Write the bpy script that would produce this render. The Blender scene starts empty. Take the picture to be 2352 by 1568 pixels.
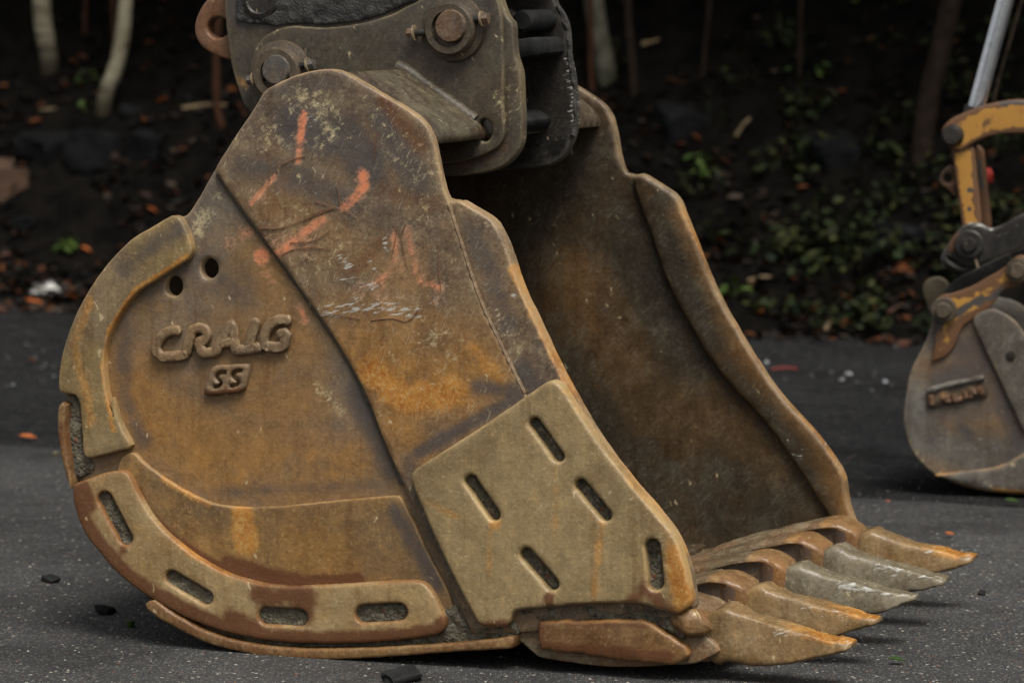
import bpy, bmesh, math, random
import numpy as np
from mathutils import Vector, Matrix, noise, geometry

random.seed(7); np.random.seed(7)
SC = bpy.context.scene
COL = SC.collection
R = math.radians

# ---------------------------------------------------------------- camera
FPX, CX, CY = 8500.0, 1176.0, 784.0          # focal length and centre in 2352 x 1568 units
PITCH = math.atan((CY + 40.0) / FPX)
cp, sp = math.cos(PITCH), math.sin(PITCH)
def ray(x, y):
    X, Y = (x - CX) / FPX, -(y - CY) / FPX
    return np.array([X, cp + sp * Y, -sp + cp * Y])
T_HEEL = 8.40
H = -T_HEEL * ray(850, 1512)[2]
CAM = np.array([0.0, 0.0, H])
cd = bpy.data.cameras.new('camera')
cam = bpy.data.objects.new('camera', cd); COL.objects.link(cam)
cam.location = CAM; cam.rotation_euler = (math.pi / 2 - PITCH, 0, 0)
cd.sensor_width = 36.0; cd.lens = FPX / 2352 * 36.0
cd.clip_start = 0.1; cd.clip_end = 500
cd.dof.use_dof = True; cd.dof.focus_distance = 8.25; cd.dof.aperture_fstop = 4.2
SC.camera = cam

# ---------------------------------------------------------------- light
SUN_EL, SUN_AZ = R(60), R(158)               # azimuth clockwise from +Y
wd = bpy.data.worlds.new('World'); SC.world = wd; wd.use_nodes = True
wn = wd.node_tree; wn.nodes.clear()
sky = wn.nodes.new('ShaderNodeTexSky'); sky.sky_type = 'NISHITA'; sky.sun_disc = False
sky.sun_elevation = SUN_EL; sky.sun_rotation = SUN_AZ; sky.air_density = 1.0; sky.dust_density = 4.0
hsv = wn.nodes.new('ShaderNodeHueSaturation'); hsv.inputs['Saturation'].default_value = 0.10
bg = wn.nodes.new('ShaderNodeBackground'); bg.inputs['Strength'].default_value = 0.085
wo = wn.nodes.new('ShaderNodeOutputWorld')
wn.links.new(sky.outputs[0], hsv.inputs['Color']); wn.links.new(hsv.outputs[0], bg.inputs[0]); wn.links.new(bg.outputs[0], wo.inputs[0])
sl = bpy.data.lights.new('sun', 'SUN'); sl.energy = 2.3; sl.angle = R(26); sl.color = (1.0, 0.96, 0.90)
so = bpy.data.objects.new('sun', sl); COL.objects.link(so); so.location = (-3, -3, 12)
sd = Vector((math.sin(SUN_AZ) * math.cos(SUN_EL), math.cos(SUN_AZ) * math.cos(SUN_EL), math.sin(SUN_EL)))
so.rotation_euler = sd.to_track_quat('Z', 'Y').to_euler()
SC.view_settings.view_transform = 'Standard'; SC.view_settings.look = 'None'
SC.view_settings.exposure = 0.82; SC.view_settings.gamma = 1.0
SC.cycles.max_bounces = 6; SC.cycles.use_denoising = True

# ---------------------------------------------------------------- naming helpers
def tag(o, label=None, cat=None, group=None, kind=None):
    if label: o['label'] = label
    if cat: o['category'] = cat
    if group: o['group'] = group
    if kind: o['kind'] = kind
    return o
def empty(name, loc, rz=0.0, **k):
    o = bpy.data.objects.new(name, None); COL.objects.link(o)
    o.location = loc; o.rotation_euler = (0, 0, rz); o.empty_display_size = 0.2
    return tag(o, **k)
def link(name, me, mat=None, parent=None, **k):
    o = bpy.data.objects.new(name, me); COL.objects.link(o)
    if mat is not None and not me.materials: me.materials.append(mat)
    if parent: o.parent = parent
    return tag(o, **k)
def mesh(name, V, F, smooth=35):
    me = bpy.data.meshes.new(name)
    me.from_pydata([tuple(map(float, v)) for v in V], [], [tuple(int(i) for i in f) for f in F])
    me.validate(); me.update()
    if smooth:
        me.polygons.foreach_set('use_smooth', [True] * len(me.polygons))
        me.set_sharp_from_angle(angle=R(smooth))
    return me

# ---------------------------------------------------------------- frames: a plane that stands in the scene
class Frame:
    """upright plane through O, facing along n: local x to the right, y away, z up"""
    def __init__(self, O, th):
        self.O = np.array(O, float); self.th = th
        self.s = np.array([math.cos(th), -math.sin(th), 0]); self.u = np.array([math.sin(th), math.cos(th), 0])
    def L(self, x, y, yl=0.0):
        r = ray(x, y)
        t = (yl + self.u @ (self.O - CAM)) / (self.u @ r)
        P = CAM + t * r - self.O
        return np.array([P @ self.s, P[2]])
    def pts(self, pts, yl=0.0):
        return np.array([self.L(q[0], q[1], yl) for q in pts])
def ground(x, y, z=0.0):
    r = ray(x, y); t = (z - H) / r[2]
    return CAM + t * r
def K(x0, y0, k):
    return lambda p: (((x0 + k * p[0]) / 1.08844), ((y0 + k * p[1]) / 1.08844)) + tuple(p[2:])
def KM(kf, L): return [kf(p) for p in L]

# ---------------------------------------------------------------- outlines
def path(pts, closed=True, n=8):
    """(x, y) = smooth point, (x, y, r) = corner rounded by r"""
    P = []
    N = len(pts)
    for i, q in enumerate(pts):
        c = np.array(q[:2], float)
        if len(q) == 2: P.append((c, False)); continue
        r = q[2]
        if r <= 0: P.append((c, True)); continue
        a = np.array(pts[(i - 1) % N][:2], float); b = np.array(pts[(i + 1) % N][:2], float)
        ra = min(r, 0.45 * np.linalg.norm(a - c)); rb = min(r, 0.45 * np.linalg.norm(b - c))
        A = c + (a - c) / np.linalg.norm(a - c) * ra; B = c + (b - c) / np.linalg.norm(b - c) * rb
        for t in np.linspace(0, 1, 6): P.append(((1 - t) ** 2 * A + 2 * t * (1 - t) * c + t * t * B, True))
    out = []; N = len(P); last = N if closed else N - 1
    for i in range(last):
        p1, c1 = P[i]; p2, c2 = P[(i + 1) % N]
        p0 = P[(i - 1) % N][0] if (closed or i > 0) else p1
        p3 = P[(i + 2) % N][0] if (closed or i + 2 < N) else p2
        m1 = (p2 - p1) if c1 else (p2 - p0) / 2; m2 = (p2 - p1) if c2 else (p3 - p1) / 2
        d = np.linalg.norm(p2 - p1)
        for m in (m1, m2):
            l = np.linalg.norm(m)
            if l > 1.3 * d: m *= 1.3 * d / l
        if c1 and c2: out.append(p1); continue
        for t in np.linspace(0, 1, n, endpoint=False):
            out.append((2*t**3 - 3*t*t + 1) * p1 + (t**3 - 2*t*t + t) * m1 + (-2*t**3 + 3*t*t) * p2 + (t**3 - t*t) * m2)
    if not closed: out.append(P[-1][0])
    return np.array(out)
def resample(P, ds, closed=True):
    Q = np.vstack([P, P[:1]]) if closed else P
    seg = np.linalg.norm(np.diff(Q, axis=0), axis=1); cum = np.concatenate([[0], np.cumsum(seg)])
    n = max(8 if closed else 2, int(round(cum[-1] / ds)))
    t = np.linspace(0, cum[-1], n, endpoint=False) if closed else np.linspace(0, cum[-1], n + 1)
    return np.stack([np.interp(t, cum, Q[:, k]) for k in range(Q.shape[1])], 1)
def stadium(p, q, w, n=9):
    p, q = np.array(p, float), np.array(q, float); d = (q - p) / np.linalg.norm(q - p); nn = np.array([-d[1], d[0]])
    out = []
    for c, s in ((q, 1), (p, -1)):
        for t in np.linspace(-math.pi / 2, math.pi / 2, n): out.append(tuple(c + w * s * (math.cos(t) * d + math.sin(t) * nn)))
    return out
def circle(c, rx, ry=None, n=24):
    ry = ry or rx
    return [(c[0] + rx * math.cos(t), c[1] + ry * math.sin(t)) for t in np.linspace(0, 2 * math.pi, n, endpoint=False)]
def area(P): return 0.5 * np.sum(P[:, 0] * np.roll(P[:, 1], -1) - np.roll(P[:, 0], -1) * P[:, 1])
def inside(pts, P):
    x, y = pts[:, 0], pts[:, 1]; r = np.zeros(len(pts), bool); j = len(P) - 1
    for i in range(len(P)):
        xi, yi = P[i]; xj, yj = P[j]
        if yi != yj:
            r ^= ((yi > y) != (yj > y)) & (x < (xj - xi) * (y - yi) / (yj - yi) + xi)
        j = i
    return r
def dist_line(pts, P, closed=True):
    Q = np.vstack([P, P[:1]]) if closed else np.asarray(P)
    best = np.full(len(pts), 1e9)
    for i in range(len(Q) - 1):
        a, b = Q[i], Q[i + 1]; d = b - a; l = d @ d
        t = np.clip(((pts - a) @ d) / l, 0, 1) if l > 0 else np.zeros(len(pts))
        e = pts - a - t[:, None] * d
        best = np.minimum(best, np.einsum('ij,ij->i', e, e))
    return np.sqrt(best)
def offset(P, d):
    """move a counter-clockwise loop inwards by d"""
    A = np.roll(P, 1, 0); B = np.roll(P, -1, 0)
    t1 = P - A; t2 = B - P
    t1 /= np.linalg.norm(t1, axis=1)[:, None] + 1e-12; t2 /= np.linalg.norm(t2, axis=1)[:, None] + 1e-12
    n = np.stack([-(t1[:, 1] + t2[:, 1]), t1[:, 0] + t2[:, 0]], 1); l = np.linalg.norm(n, axis=1)[:, None] + 1e-9
    n = n / l
    return P + n * d * np.minimum(1.35, 2.0 / np.maximum(l, 0.7))[:, :]

CH = ('paint', 'pale', 'rust', 'dark', 'wet', 'silver', 'edge', 'ochre')
def set_attrs(me, A):
    for k, v in A.items():
        a = me.attributes.new(k, 'FLOAT', 'POINT'); a.data.foreach_set('value', np.ascontiguousarray(v, dtype=np.float32))
def paint_values(P2, feats, fr, yl, A):
    """feats: (channel, [pixel polyline], radius px, strength)"""
    for ch, pl, r, st in feats:
        q = fr.pts(pl, yl); m = r * fr.O[1] / FPX
        d = np.linalg.norm(P2 - q[0], axis=1) if len(q) == 1 else dist_line(P2, q, False)
        t = np.clip(1 - d / m, 0, 1); v = st * t * t * (3 - 2 * t)
        A[ch] = np.maximum(A[ch], v)

def plate(name, outline, h0, h1, bevel, fr, mat, parent, holes=(), grid=0.03, ds=None, feats=(), warp=0.0, local=None,
          edge_w=0.012, back=True, nick=.0011, **k):
    """flat plate between local y = -h0 (back) and y = -h1 (front), rounded front edge, holes right through"""
    yl = -h1
    ds = ds or max(0.006, min(grid, 0.014))
    loops = []
    for i, o in enumerate([outline] + list(holes)):
        P = np.array(o) if local else fr.pts(o, yl)
        P = resample(P, ds if i == 0 else min(ds, 0.007))
        if (area(P) > 0) != (i == 0): P = P[::-1]
        if nick:
            j_ = np.array([noise.noise(Vector((q[0] * 26, q[1] * 26, h1 * 90))) + .7 * noise.noise(Vector((q[0] * 80, q[1] * 80, h1 * 90))) for q in P])
            P = P + (offset(P, 1.0) - P) * (j_ * nick)[:, None]
        loops.append(P)
    nb = 3 if bevel > 0.004 else 1
    V = []; ringidx = []; A2 = []
    for P in loops:
        rings = []
        for j in range(nb + 1):
            a = j / nb * math.pi / 2
            Q = offset(P, bevel * (1 - math.sin(a))); h = h1 - bevel * (1 - math.cos(a))
            st = len(V); V += [(q[0], -h, q[1]) for q in Q]; rings.append(range(st, st + len(Q)))
        st = len(V); V += [(q[0], -h0, q[1]) for q in P]; rings.append(range(st, st + len(P)))
        ringidx.append(rings)
    F = []
    for rings in ringidx:
        for r1, r2 in zip(rings[:-1], rings[1:]):
            n = len(r1)
            for i in range(n): F.append((r1[i], r2[i], r2[(i + 1) % n], r1[(i + 1) % n]))
    # front face
    inner = [np.array([[V[i][0], V[i][2]] for i in rg[0]]) for rg in ringidx]
    lo, hi = inner[0].min(0), inner[0].max(0)
    gx, gy = np.meshgrid(np.arange(lo[0], hi[0], grid), np.arange(lo[1], hi[1], grid * 0.9))
    gx = gx + (np.arange(gx.shape[0]) % 2)[:, None] * grid / 2
    G = np.stack([gx.ravel(), gy.ravel()], 1) + np.random.uniform(-.12, .12, (gx.size, 2)) * grid
    if len(G):
        ok = inside(G, inner[0])
        for hp in inner[1:]: ok &= ~inside(G, hp)
        G = G[ok]
    if len(G):
        d = np.min([dist_line(G, p) for p in inner], axis=0); G = G[d > 0.45 * grid]
    cv = []; ce = []; cid = []
    for p, rg in zip(inner, ringidx):
        s = len(cv); n = len(p); cv += [Vector(q) for q in p]; ce += [(s + i, s + (i + 1) % n) for i in range(n)]; cid += list(rg[0])
    gs = len(V); V += [(q[0], -h1, q[1]) for q in G]; cv += [Vector(q) for q in G]; cid += list(range(gs, gs + len(G)))
    def tri(cv, ce, cid, flip):
        ov, oe, of, iv, ie, if_ = geometry.delaunay_2d_cdt(cv, ce, [], 0, 1e-7)
        m = [cid[i[0]] if i else None for i in iv]
        C = np.array([sum((ov[j] for j in f), Vector((0, 0))) / len(f) for f in of])
        ok = inside(C, np.array([cv[i] for i in range(len(inner[0]))]))
        s = len(inner[0])
        for hp in inner[1:]:
            ok &= ~inside(C, np.array([cv[i] for i in range(s, s + len(hp))])); s += len(hp)
        for f, o in zip(of, ok):
            g = [m[j] for j in f]
            if o and None not in g: F.append(tuple(g[::-1]) if flip else tuple(g))
    tri(cv, ce, cid, False)
    if back:
        cv = []; ce = []; cid = []
        for rg in ringidx:
            s = len(cv); n = len(rg[-1]); cv += [Vector((V[i][0], V[i][2])) for i in rg[-1]]; ce += [(s + i, s + (i + 1) % n) for i in range(n)]; cid += list(rg[-1])
        tri(cv, ce, cid, True)
    V = np.array(V); P2 = V[:, [0, 2]]
    if warp:
        fr_m = V[:, 1] < -h0 - 0.4 * (h1 - h0)
        for i in np.nonzero(fr_m)[0]:
            p = Vector((V[i, 0] * 7 + h1 * 50, V[i, 2] * 7, 3.1))
            V[i, 1] += warp * (noise.noise(p) + 0.6 * noise.noise(p * 3.7))
    me = mesh(name, V, F, 50)
    A = {c: np.zeros(len(V)) for c in CH}
    dd = np.min([dist_line(P2, p) for p in loops], axis=0)
    A['edge'] = np.exp(-(dd / edge_w) ** 1.5) if edge_w else A['edge']
    if feats: paint_values(P2, feats, fr, yl, A)
    set_attrs(me, A)
    return link(name, me, mat, parent, **k)

def tube(name, pts, rad, mat, parent=None, n=8, closed=False, bump=0.0, cap=True, **k):
    """tube along 3-D points; rad is a number or one per point"""
    P = [Vector(p) for p in pts]; N = len(P); rad = rad if hasattr(rad, '__len__') else [rad] * N
    V = []; F = []; up = None
    for i, p in enumerate(P):
        t = (P[(i + 1) % N] - P[i - 1]) if closed else (P[min(i + 1, N - 1)] - P[max(i - 1, 0)])
        t.normalize()
        if up is None: up = t.orthogonal()
        up = (up - t * up.dot(t)).normalized(); sd_ = t.cross(up)
        for j in range(n):
            a = 2 * math.pi * j / n; r = rad[i]
            if bump: r *= 1 + bump * noise.noise(p * 60 + Vector((a, 0, 0)))
            V.append(p + (up * math.cos(a) + sd_ * math.sin(a)) * r)
    for i in range(N if closed else N - 1):
        for j in range(n):
            a, b = i * n, ((i + 1) % N) * n
            F.append((a + j, a + (j + 1) % n, b + (j + 1) % n, b + j))
    if cap and not closed:
        F.append(tuple(range(n))[::-1]); F.append(tuple(range((N - 1) * n, N * n)))
    return link(name, mesh(name, V, F, 45), mat, parent, **k)
def loft(name, rings, mat, parent, smooth=60, attrs=None, **k):
    n = len(rings[0]); V = [v for r in rings for v in r]; F = []
    for i in range(len(rings) - 1):
        for j in range(n):
            a, b = i * n, (i + 1) * n
            F.append((a + j, b + j, b + (j + 1) % n, a + (j + 1) % n))
    F.append(tuple(range(n))); F.append(tuple(range((len(rings) - 1) * n, len(rings) * n))[::-1])
    me = mesh(name, V, F, smooth)
    bm = bmesh.new(); bm.from_mesh(me); bmesh.ops.recalc_face_normals(bm, faces=bm.faces); bm.to_mesh(me); bm.free()
    if attrs: set_attrs(me, attrs(np.array([tuple(v) for v in V])))
    return link(name, me, mat, parent, **k)
def lathe_y(name, c, prof, mat, parent, n=32, hexa=0, **k):
    """turned shape about local y at (x, z) = c; prof = (radius, y)"""
    n = hexa or n; V = []; F = []
    for r, y in prof:
        for j in range(n):
            a = 2 * math.pi * (j + .25) / n; V.append((c[0] + r * math.cos(a), y, c[1] + r * math.sin(a)))
    for i in range(len(prof) - 1):
        for j in range(n):
            F.append((i * n + j, i * n + (j + 1) % n, (i + 1) * n + (j + 1) % n, (i + 1) * n + j))
    F.append(tuple(range(n))[::-1]); F.append(tuple(range((len(prof) - 1) * n, len(prof) * n)))
    me = mesh(name, V, F, 40)
    bm = bmesh.new(); bm.from_mesh(me); bmesh.ops.recalc_face_normals(bm, faces=bm.faces); bm.to_mesh(me); bm.free()
    return link(name, me, mat, parent, **k)

# ---------------------------------------------------------------- materials
class NT:
    def __init__(self, name):
        self.m = bpy.data.materials.new(name); self.m.use_nodes = True
        self.t = self.m.node_tree; self.t.nodes.clear()
        self.out = self.t.nodes.new('ShaderNodeOutputMaterial'); self.b = self.t.nodes.new('ShaderNodeBsdfPrincipled')
        self.t.links.new(self.b.outputs[0], self.out.inputs[0])
        self.co = self.t.nodes.new('ShaderNodeTexCoord').outputs['Object']
    def put(self, sock, v):
        if hasattr(v, 'is_linked') or isinstance(v, bpy.types.NodeSocket): self.t.links.new(v, sock)
        elif isinstance(v, (tuple, list)) and len(v) == 3 and sock.type == 'RGBA': sock.default_value = (*v, 1)
        else: sock.default_value = v
    def map(self, sc=(1, 1, 1), rot=(0, 0, 0), loc=(0, 0, 0), co=None, turn=None):
        if any(rot): co = self.map(co=co, loc=(0, 0, 0), turn=rot)
        n = self.t.nodes.new('ShaderNodeMapping'); self.put(n.inputs[0], co or self.co)
        rot = turn or (0, 0, 0)
        n.inputs['Scale'].default_value = sc; n.inputs['Rotation'].default_value = rot; n.inputs['Location'].default_value = loc
        return n.outputs[0]
    def noise(self, s, d=5, r=.6, co=None, dist=0, out=0):
        n = self.t.nodes.new('ShaderNodeTexNoise'); self.put(n.inputs['Vector'], co or self.co)
        n.inputs['Scale'].default_value = s; n.inputs['Detail'].default_value = d; n.inputs['Roughness'].default_value = r; n.inputs['Distortion'].default_value = dist
        return n.outputs[out]
    def vor(self, s, co=None, out='Distance', feat='F1', rnd=1):
        n = self.t.nodes.new('ShaderNodeTexVoronoi'); n.feature = feat; self.put(n.inputs['Vector'], co or self.co); n.inputs['Scale'].default_value = s
        n.inputs['Randomness'].default_value = rnd
        return n.outputs[out]
    def math(self, op, a, b=0.0, c=0.0, clamp=False):
        n = self.t.nodes.new('ShaderNodeMath'); n.operation = op; n.use_clamp = clamp
        for i, v in enumerate((a, b, c)): self.put(n.inputs[i], v)
        return n.outputs[0]
    def step(self, v, lo, hi, a=0.0, b=1.0):
        n = self.t.nodes.new('ShaderNodeMapRange'); n.interpolation_type = 'SMOOTHSTEP'
        self.put(n.inputs[0], v)
        for i, x in zip((1, 2, 3, 4), (lo, hi, a, b)): n.inputs[i].default_value = x
        return n.outputs[0]
    def mix(self, f, a, b, mode='MIX'):
        n = self.t.nodes.new('ShaderNodeMix'); n.data_type = 'RGBA'; n.blend_type = mode
        self.put(n.inputs['Factor'], f); self.put(n.inputs['A'], a); self.put(n.inputs['B'], b)
        return [o for o in n.outputs if o.type == 'RGBA'][0]
    def attr(self, name):
        n = self.t.nodes.new('ShaderNodeAttribute'); n.attribute_name = name; return n.outputs['Fac']
    def bump(self, h, st=.3, d=.01, nrm=None):
        n = self.t.nodes.new('ShaderNodeBump'); n.inputs['Strength'].default_value = st; n.inputs['Distance'].default_value = d
        self.put(n.inputs['Height'], h)
        if nrm is not None: self.put(n.inputs['Normal'], nrm)
        return n.outputs[0]
    def fin(self, col, rough=.7, nrm=None, spec=.35, metal=0.0):
        self.put(self.b.inputs['Base Color'], col); self.put(self.b.inputs['Roughness'], rough)
        self.put(self.b.inputs['Specular IOR Level'], spec); self.put(self.b.inputs['Metallic'], metal)
        if nrm is not None: self.put(self.b.inputs['Normal'], nrm)
        return self.m

def steel(name, c1, c2, c3, edge=(.27, .195, .11), edge_f=.75, mottled=.5, scr=.35, rough=.5, pits=.4, seed=0.0, coarse=1.0, sat=1.04):
    """old bucket steel: three tones, and wear, paint, rust, mud, painted highlight and shade where the attributes of the mesh say so"""
    g = NT(name)
    co = g.map(loc=(seed, seed * .7, seed * 1.3))
    n1 = g.noise(2.6 * coarse, 6, .62, co, .4); n2 = g.noise(13 * coarse, 9, .72, co, .3); n3 = g.noise(110, 4, .7, co); n4 = g.noise(38, 8, .75, co)
    col = g.mix(g.step(n1, .38, .62), c1, c2)
    col = g.mix(g.math('MULTIPLY', g.step(n2, .45, .68), mottled), col, c3)
    col = g.mix(g.step(n4, .3, .75, -.16, .16), col, g.mix(1.0, col, (1.9, 1.8, 1.6), 'MULTIPLY'))
    oc = g.math('MULTIPLY', g.math('MULTIPLY_ADD', g.math('SUBTRACT', n2, .5), 1.6, g.math('MULTIPLY_ADD', g.math('SUBTRACT', n1, .5), 1.0, .72)), g.attr('ochre'), clamp=True)
    col = g.mix(oc, col, g.mix(n4, (.160, .080, .024), (.35, .195, .068)))
    fl = g.noise(20, 12, .82, g.map(loc=(seed + 3, 1, seed)), .5)
    col = g.mix(g.math('MULTIPLY', g.step(fl, .515, .535), .24), col, g.mix(1.0, col, (.45, .42, .40), 'MULTIPLY'))
    col = g.mix(g.math('MULTIPLY', g.step(fl, .44, .42), .20), col, g.mix(1.0, col, (1.75, 1.6, 1.35), 'MULTIPLY'))
    wsn = g.noise(1, 5, .65, g.map((30, 30, 2.2), loc=(seed, 4, 0))); 
    col = g.mix(g.math('MULTIPLY', g.step(wsn, .53, .68), .42), col, g.mix(1.0, col, (.62, .50, .40), 'MULTIPLY'))
    col = g.mix(g.math('MULTIPLY', g.step(wsn, .45, .34), .25), col, g.mix(1.0, col, (1.5, 1.45, 1.35), 'MULTIPLY'))
    # fine grain
    col = g.mix(g.math('MULTIPLY', g.step(n3, .54, .70), .35), col, tuple(min(1, 1.55 * x) for x in c3))
    col = g.mix(g.math('MULTIPLY', g.step(n3, .46, .33), pits), col, tuple(.35 * x for x in c1))
    nz = g.math('SUBTRACT', n2, .5); nf = g.math('SUBTRACT', n4, .5)
    def mask(ch, lo, hi, a1=.9, a2=.7):
        v = g.math('MULTIPLY_ADD', nz, a1, g.attr(ch)); v = g.math('MULTIPLY_ADD', nf, a2, v)
        gate = g.step(g.attr(ch), .02, .15)
        return g.math('MULTIPLY', g.step(v, lo, hi), gate)
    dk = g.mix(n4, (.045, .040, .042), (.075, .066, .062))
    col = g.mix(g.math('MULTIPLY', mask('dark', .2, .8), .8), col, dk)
    rc = g.mix(g.step(n2, .35, .65), (.24, .095, .022), (.36, .19, .06)); rc = g.mix(g.math('MULTIPLY', g.step(n3, .5, .62), .55), rc, (.40, .29, .13))
    col = g.mix(g.math('MULTIPLY', mask('rust', .25, .8), .85), col, rc)
    wc = g.mix(n4, (.070, .034, .020), (.125, .058, .030))
    wet = mask('wet', .16, .66, .9, .9)
    col = g.mix(g.math('MULTIPLY', wet, .92), col, wc)
    # long scratches in two directions
    s1 = g.noise(1.0, 3, .6, g.map((26, 26, 360), (0, R(38), 0), co=co)); s2 = g.noise(1.0, 3, .6, g.map((300, 30, 18), (0, R(-24), 0), co=co))
    sc_ = g.math('MULTIPLY', g.math('MAXIMUM', g.step(s1, .60, .69), g.step(s2, .61, .70)), g.step(n2, .40, .60))
    col = g.mix(g.math('MULTIPLY', sc_, scr), col, (.36, .31, .22))
    ed = g.math('MULTIPLY', g.step(g.noise(7, 6, .75, g.map(loc=(seed + 5, 2, 9))), .40, .58, .12, 1.0), g.step(g.math('MULTIPLY_ADD', nz, .8, g.math('MULTIPLY_ADD', nf, .6, g.attr('edge'))), .45, 1.0))
    ed = g.math('MULTIPLY', ed, edge_f)
    col = g.mix(ed, col, edge)
    n6 = g.noise(1, 8, .8, g.map((48, 48, 110), (0, R(35), 0), co=co)); n6 = g.math('SUBTRACT', n6, .5)
    pv = g.math('MULTIPLY_ADD', n6, 1.8, g.math('MULTIPLY_ADD', nf, 1.6, g.attr('pale')))
    pm = g.math('MULTIPLY', g.math('MULTIPLY', g.step(pv, .46, .82), g.step(n3, .34, .56, .35, 1.0)), g.step(g.attr('pale'), .02, .2))
    col = g.mix(g.math('MULTIPLY', pm, .8), col, g.mix(n3, (.34, .28, .16), (.44, .39, .26)))
    pa = g.math('MULTIPLY_ADD', n6, 2.2, g.math('MULTIPLY_ADD', nf, 1.2, g.attr('paint')))
    pm2 = g.math('MULTIPLY', g.step(pa, .28, .86), g.step(g.attr('paint'), .02, .25)); pm2 = g.math('MULTIPLY', pm2, g.step(fl, .44, .50, .45, 1.0)); pm2 = g.math('MULTIPLY', pm2, g.math('SUBTRACT', 1.0, g.math('MULTIPLY', sc_, .8)))
    pc = g.mix(g.step(g.attr('paint'), .35, .95), (.36, .22, .145), (.62, .245, .135))
    col = g.mix(g.math('MULTIPLY', pm2, .74), col, pc)
    s3 = g.noise(1.0, 5, .7, g.map((34, 34, 190), (0, R(14), 0), co=co))
    sv = g.math('MULTIPLY_ADD', g.math('SUBTRACT', s3, .5), 2.6, g.attr('silver'))
    sm = g.math('MULTIPLY', g.step(sv, .58, .78), g.step(g.attr('silver'), .02, .2))
    col = g.mix(g.math('MULTIPLY', sm, .75), col, (.40, .40, .37))
    hgt = g.math('MULTIPLY_ADD', n3, .42, g.math('MULTIPLY_ADD', n4, .38, g.math('MULTIPLY_ADD', sc_, -.25, g.math('MULTIPLY', n2, .55))))
    hgt = g.math('MULTIPLY_ADD', pm2, .15, hgt)
    rg = g.math('MULTIPLY_ADD', nz, .75, g.math('MULTIPLY_ADD', n3, .15, rough - .19)); rg = g.math('MULTIPLY_ADD', wet, -.18, rg)
    rg = g.math('MULTIPLY_ADD', sm, -.15, rg, clamp=True)
    nk = g.math('MULTIPLY', g.step(g.noise(55, 2, .5, g.map((1, 1, .55), (0, R(20), 0), co=co)), .69, .74), g.step(n2, .44, .58))
    col = g.mix(g.math('MULTIPLY', nk, .7), col, (.40, .33, .21))
    gm = g.t.nodes.new('ShaderNodeGamma'); g.put(gm.inputs[0], col); gm.inputs[1].default_value = 1.13
    hs = g.t.nodes.new('ShaderNodeHueSaturation'); g.put(hs.inputs['Color'], gm.outputs[0]); hs.inputs['Saturation'].default_value = sat; hs.inputs['Value'].default_value = 1.27
    return g.fin(hs.outputs[0], rg, g.bump(hgt, .6, .0045), .30)

M = {}
M['panel'] = steel('rear_panel_steel', (.122, .102, .082), (.165, .108, .058), (.205, .155, .095), scr=.2, mottled=.4, pits=.3)
M['cheek'] = steel('cheek_steel', (.092, .070, .054), (.155, .108, .066), (.215, .172, .112), scr=.6, mottled=.55, seed=3.1, coarse=1.5)
M['khaki'] = steel('wear_plate_steel', (.215, .163, .090), (.160, .116, .064), (.26, .205, .120), edge=(.32, .235, .12), edge_f=.7, scr=.2, mottled=.5, seed=5.3, pits=.2, rough=.46)
M['mud'] = steel('muddy_plate_steel', (.25, .185, .100), (.195, .132, .066), (.30, .235, .135), edge=(.16, .075, .03), edge_f=.75, scr=.1, mottled=.5, seed=6.7, pits=.2, rough=.5)
M['arc'] = steel('arc_plate_steel', (.175, .128, .066), (.145, .112, .076), (.23, .18, .10), edge=(.27, .185, .095), scr=.12, mottled=.5, seed=8.2, pits=.25, rough=.47)
M['band'] = steel('band_steel', (.190, .112, .046), (.140, .094, .052), (.25, .16, .066), edge=(.25, .165, .085), scr=.15, mottled=.5, seed=9.4, pits=.3)
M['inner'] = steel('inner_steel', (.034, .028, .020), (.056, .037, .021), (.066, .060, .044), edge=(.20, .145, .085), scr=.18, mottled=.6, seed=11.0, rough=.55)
M['lip'] = steel('lip_steel', (.110, .085, .055), (.165, .095, .052), (.23, .20, .145), edge=(.30, .19, .10), scr=.2, mottled=.6, seed=12.5, rough=.36)
M['strap'] = steel('strap_steel', (.120, .066, .034), (.165, .100, .048), (.23, .165, .085), edge=(.28, .15, .06), scr=.2, mottled=.6, seed=14.0, rough=.42)
M['toothA'] = steel('rusty_tooth_steel', (.140, .104, .060), (.160, .108, .056), (.23, .185, .12), edge=(.3, .2, .1), scr=.15, mottled=.6, seed=16.0, rough=.34)
M['toothB'] = steel('grey_tooth_steel', (.135, .118, .084), (.110, .092, .062), (.20, .182, .140), edge=(.3, .2, .1), scr=.2, mottled=.6, seed=18.0, rough=.33)
M['letter'] = steel('cast_letter_steel', (.140, .100, .066), (.175, .120, .07), (.235, .18, .11), edge=(.3, .2, .1), edge_f=0, scr=.0, mottled=.6, seed=20.0, coarse=2.0)
M['hitch'] = steel('hitch_steel', (.050, .045, .037), (.060, .047, .033), (.088, .074, .052), edge=(.15, .12, .07), edge_f=.6, scr=.12, mottled=.45, seed=22.0, rough=.55)
M['hitch_dark'] = steel('dark_hitch_steel', (.016, .015, .014), (.026, .023, .020), (.048, .044, .038), edge=(.10, .095, .085), edge_f=.5, scr=.1, mottled=.4, seed=24.0, rough=.5)
M['collar'] = steel('collar_steel', (.060, .048, .036), (.078, .060, .042), (.11, .09, .065), edge=(.15, .12, .08), edge_f=.3, scr=.1, seed=26.0, rough=.5)
M['pin'] = steel('pin_steel', (.072, .068, .062), (.11, .07, .045), (.15, .13, .10), scr=.1, seed=28.0, rough=.42, coarse=3)
M['eye'] = steel('rusty_eye_steel', (.135, .075, .045), (.105, .07, .05), (.16, .10, .062), edge=(.20, .10, .05), scr=.05, seed=30.0)

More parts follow.
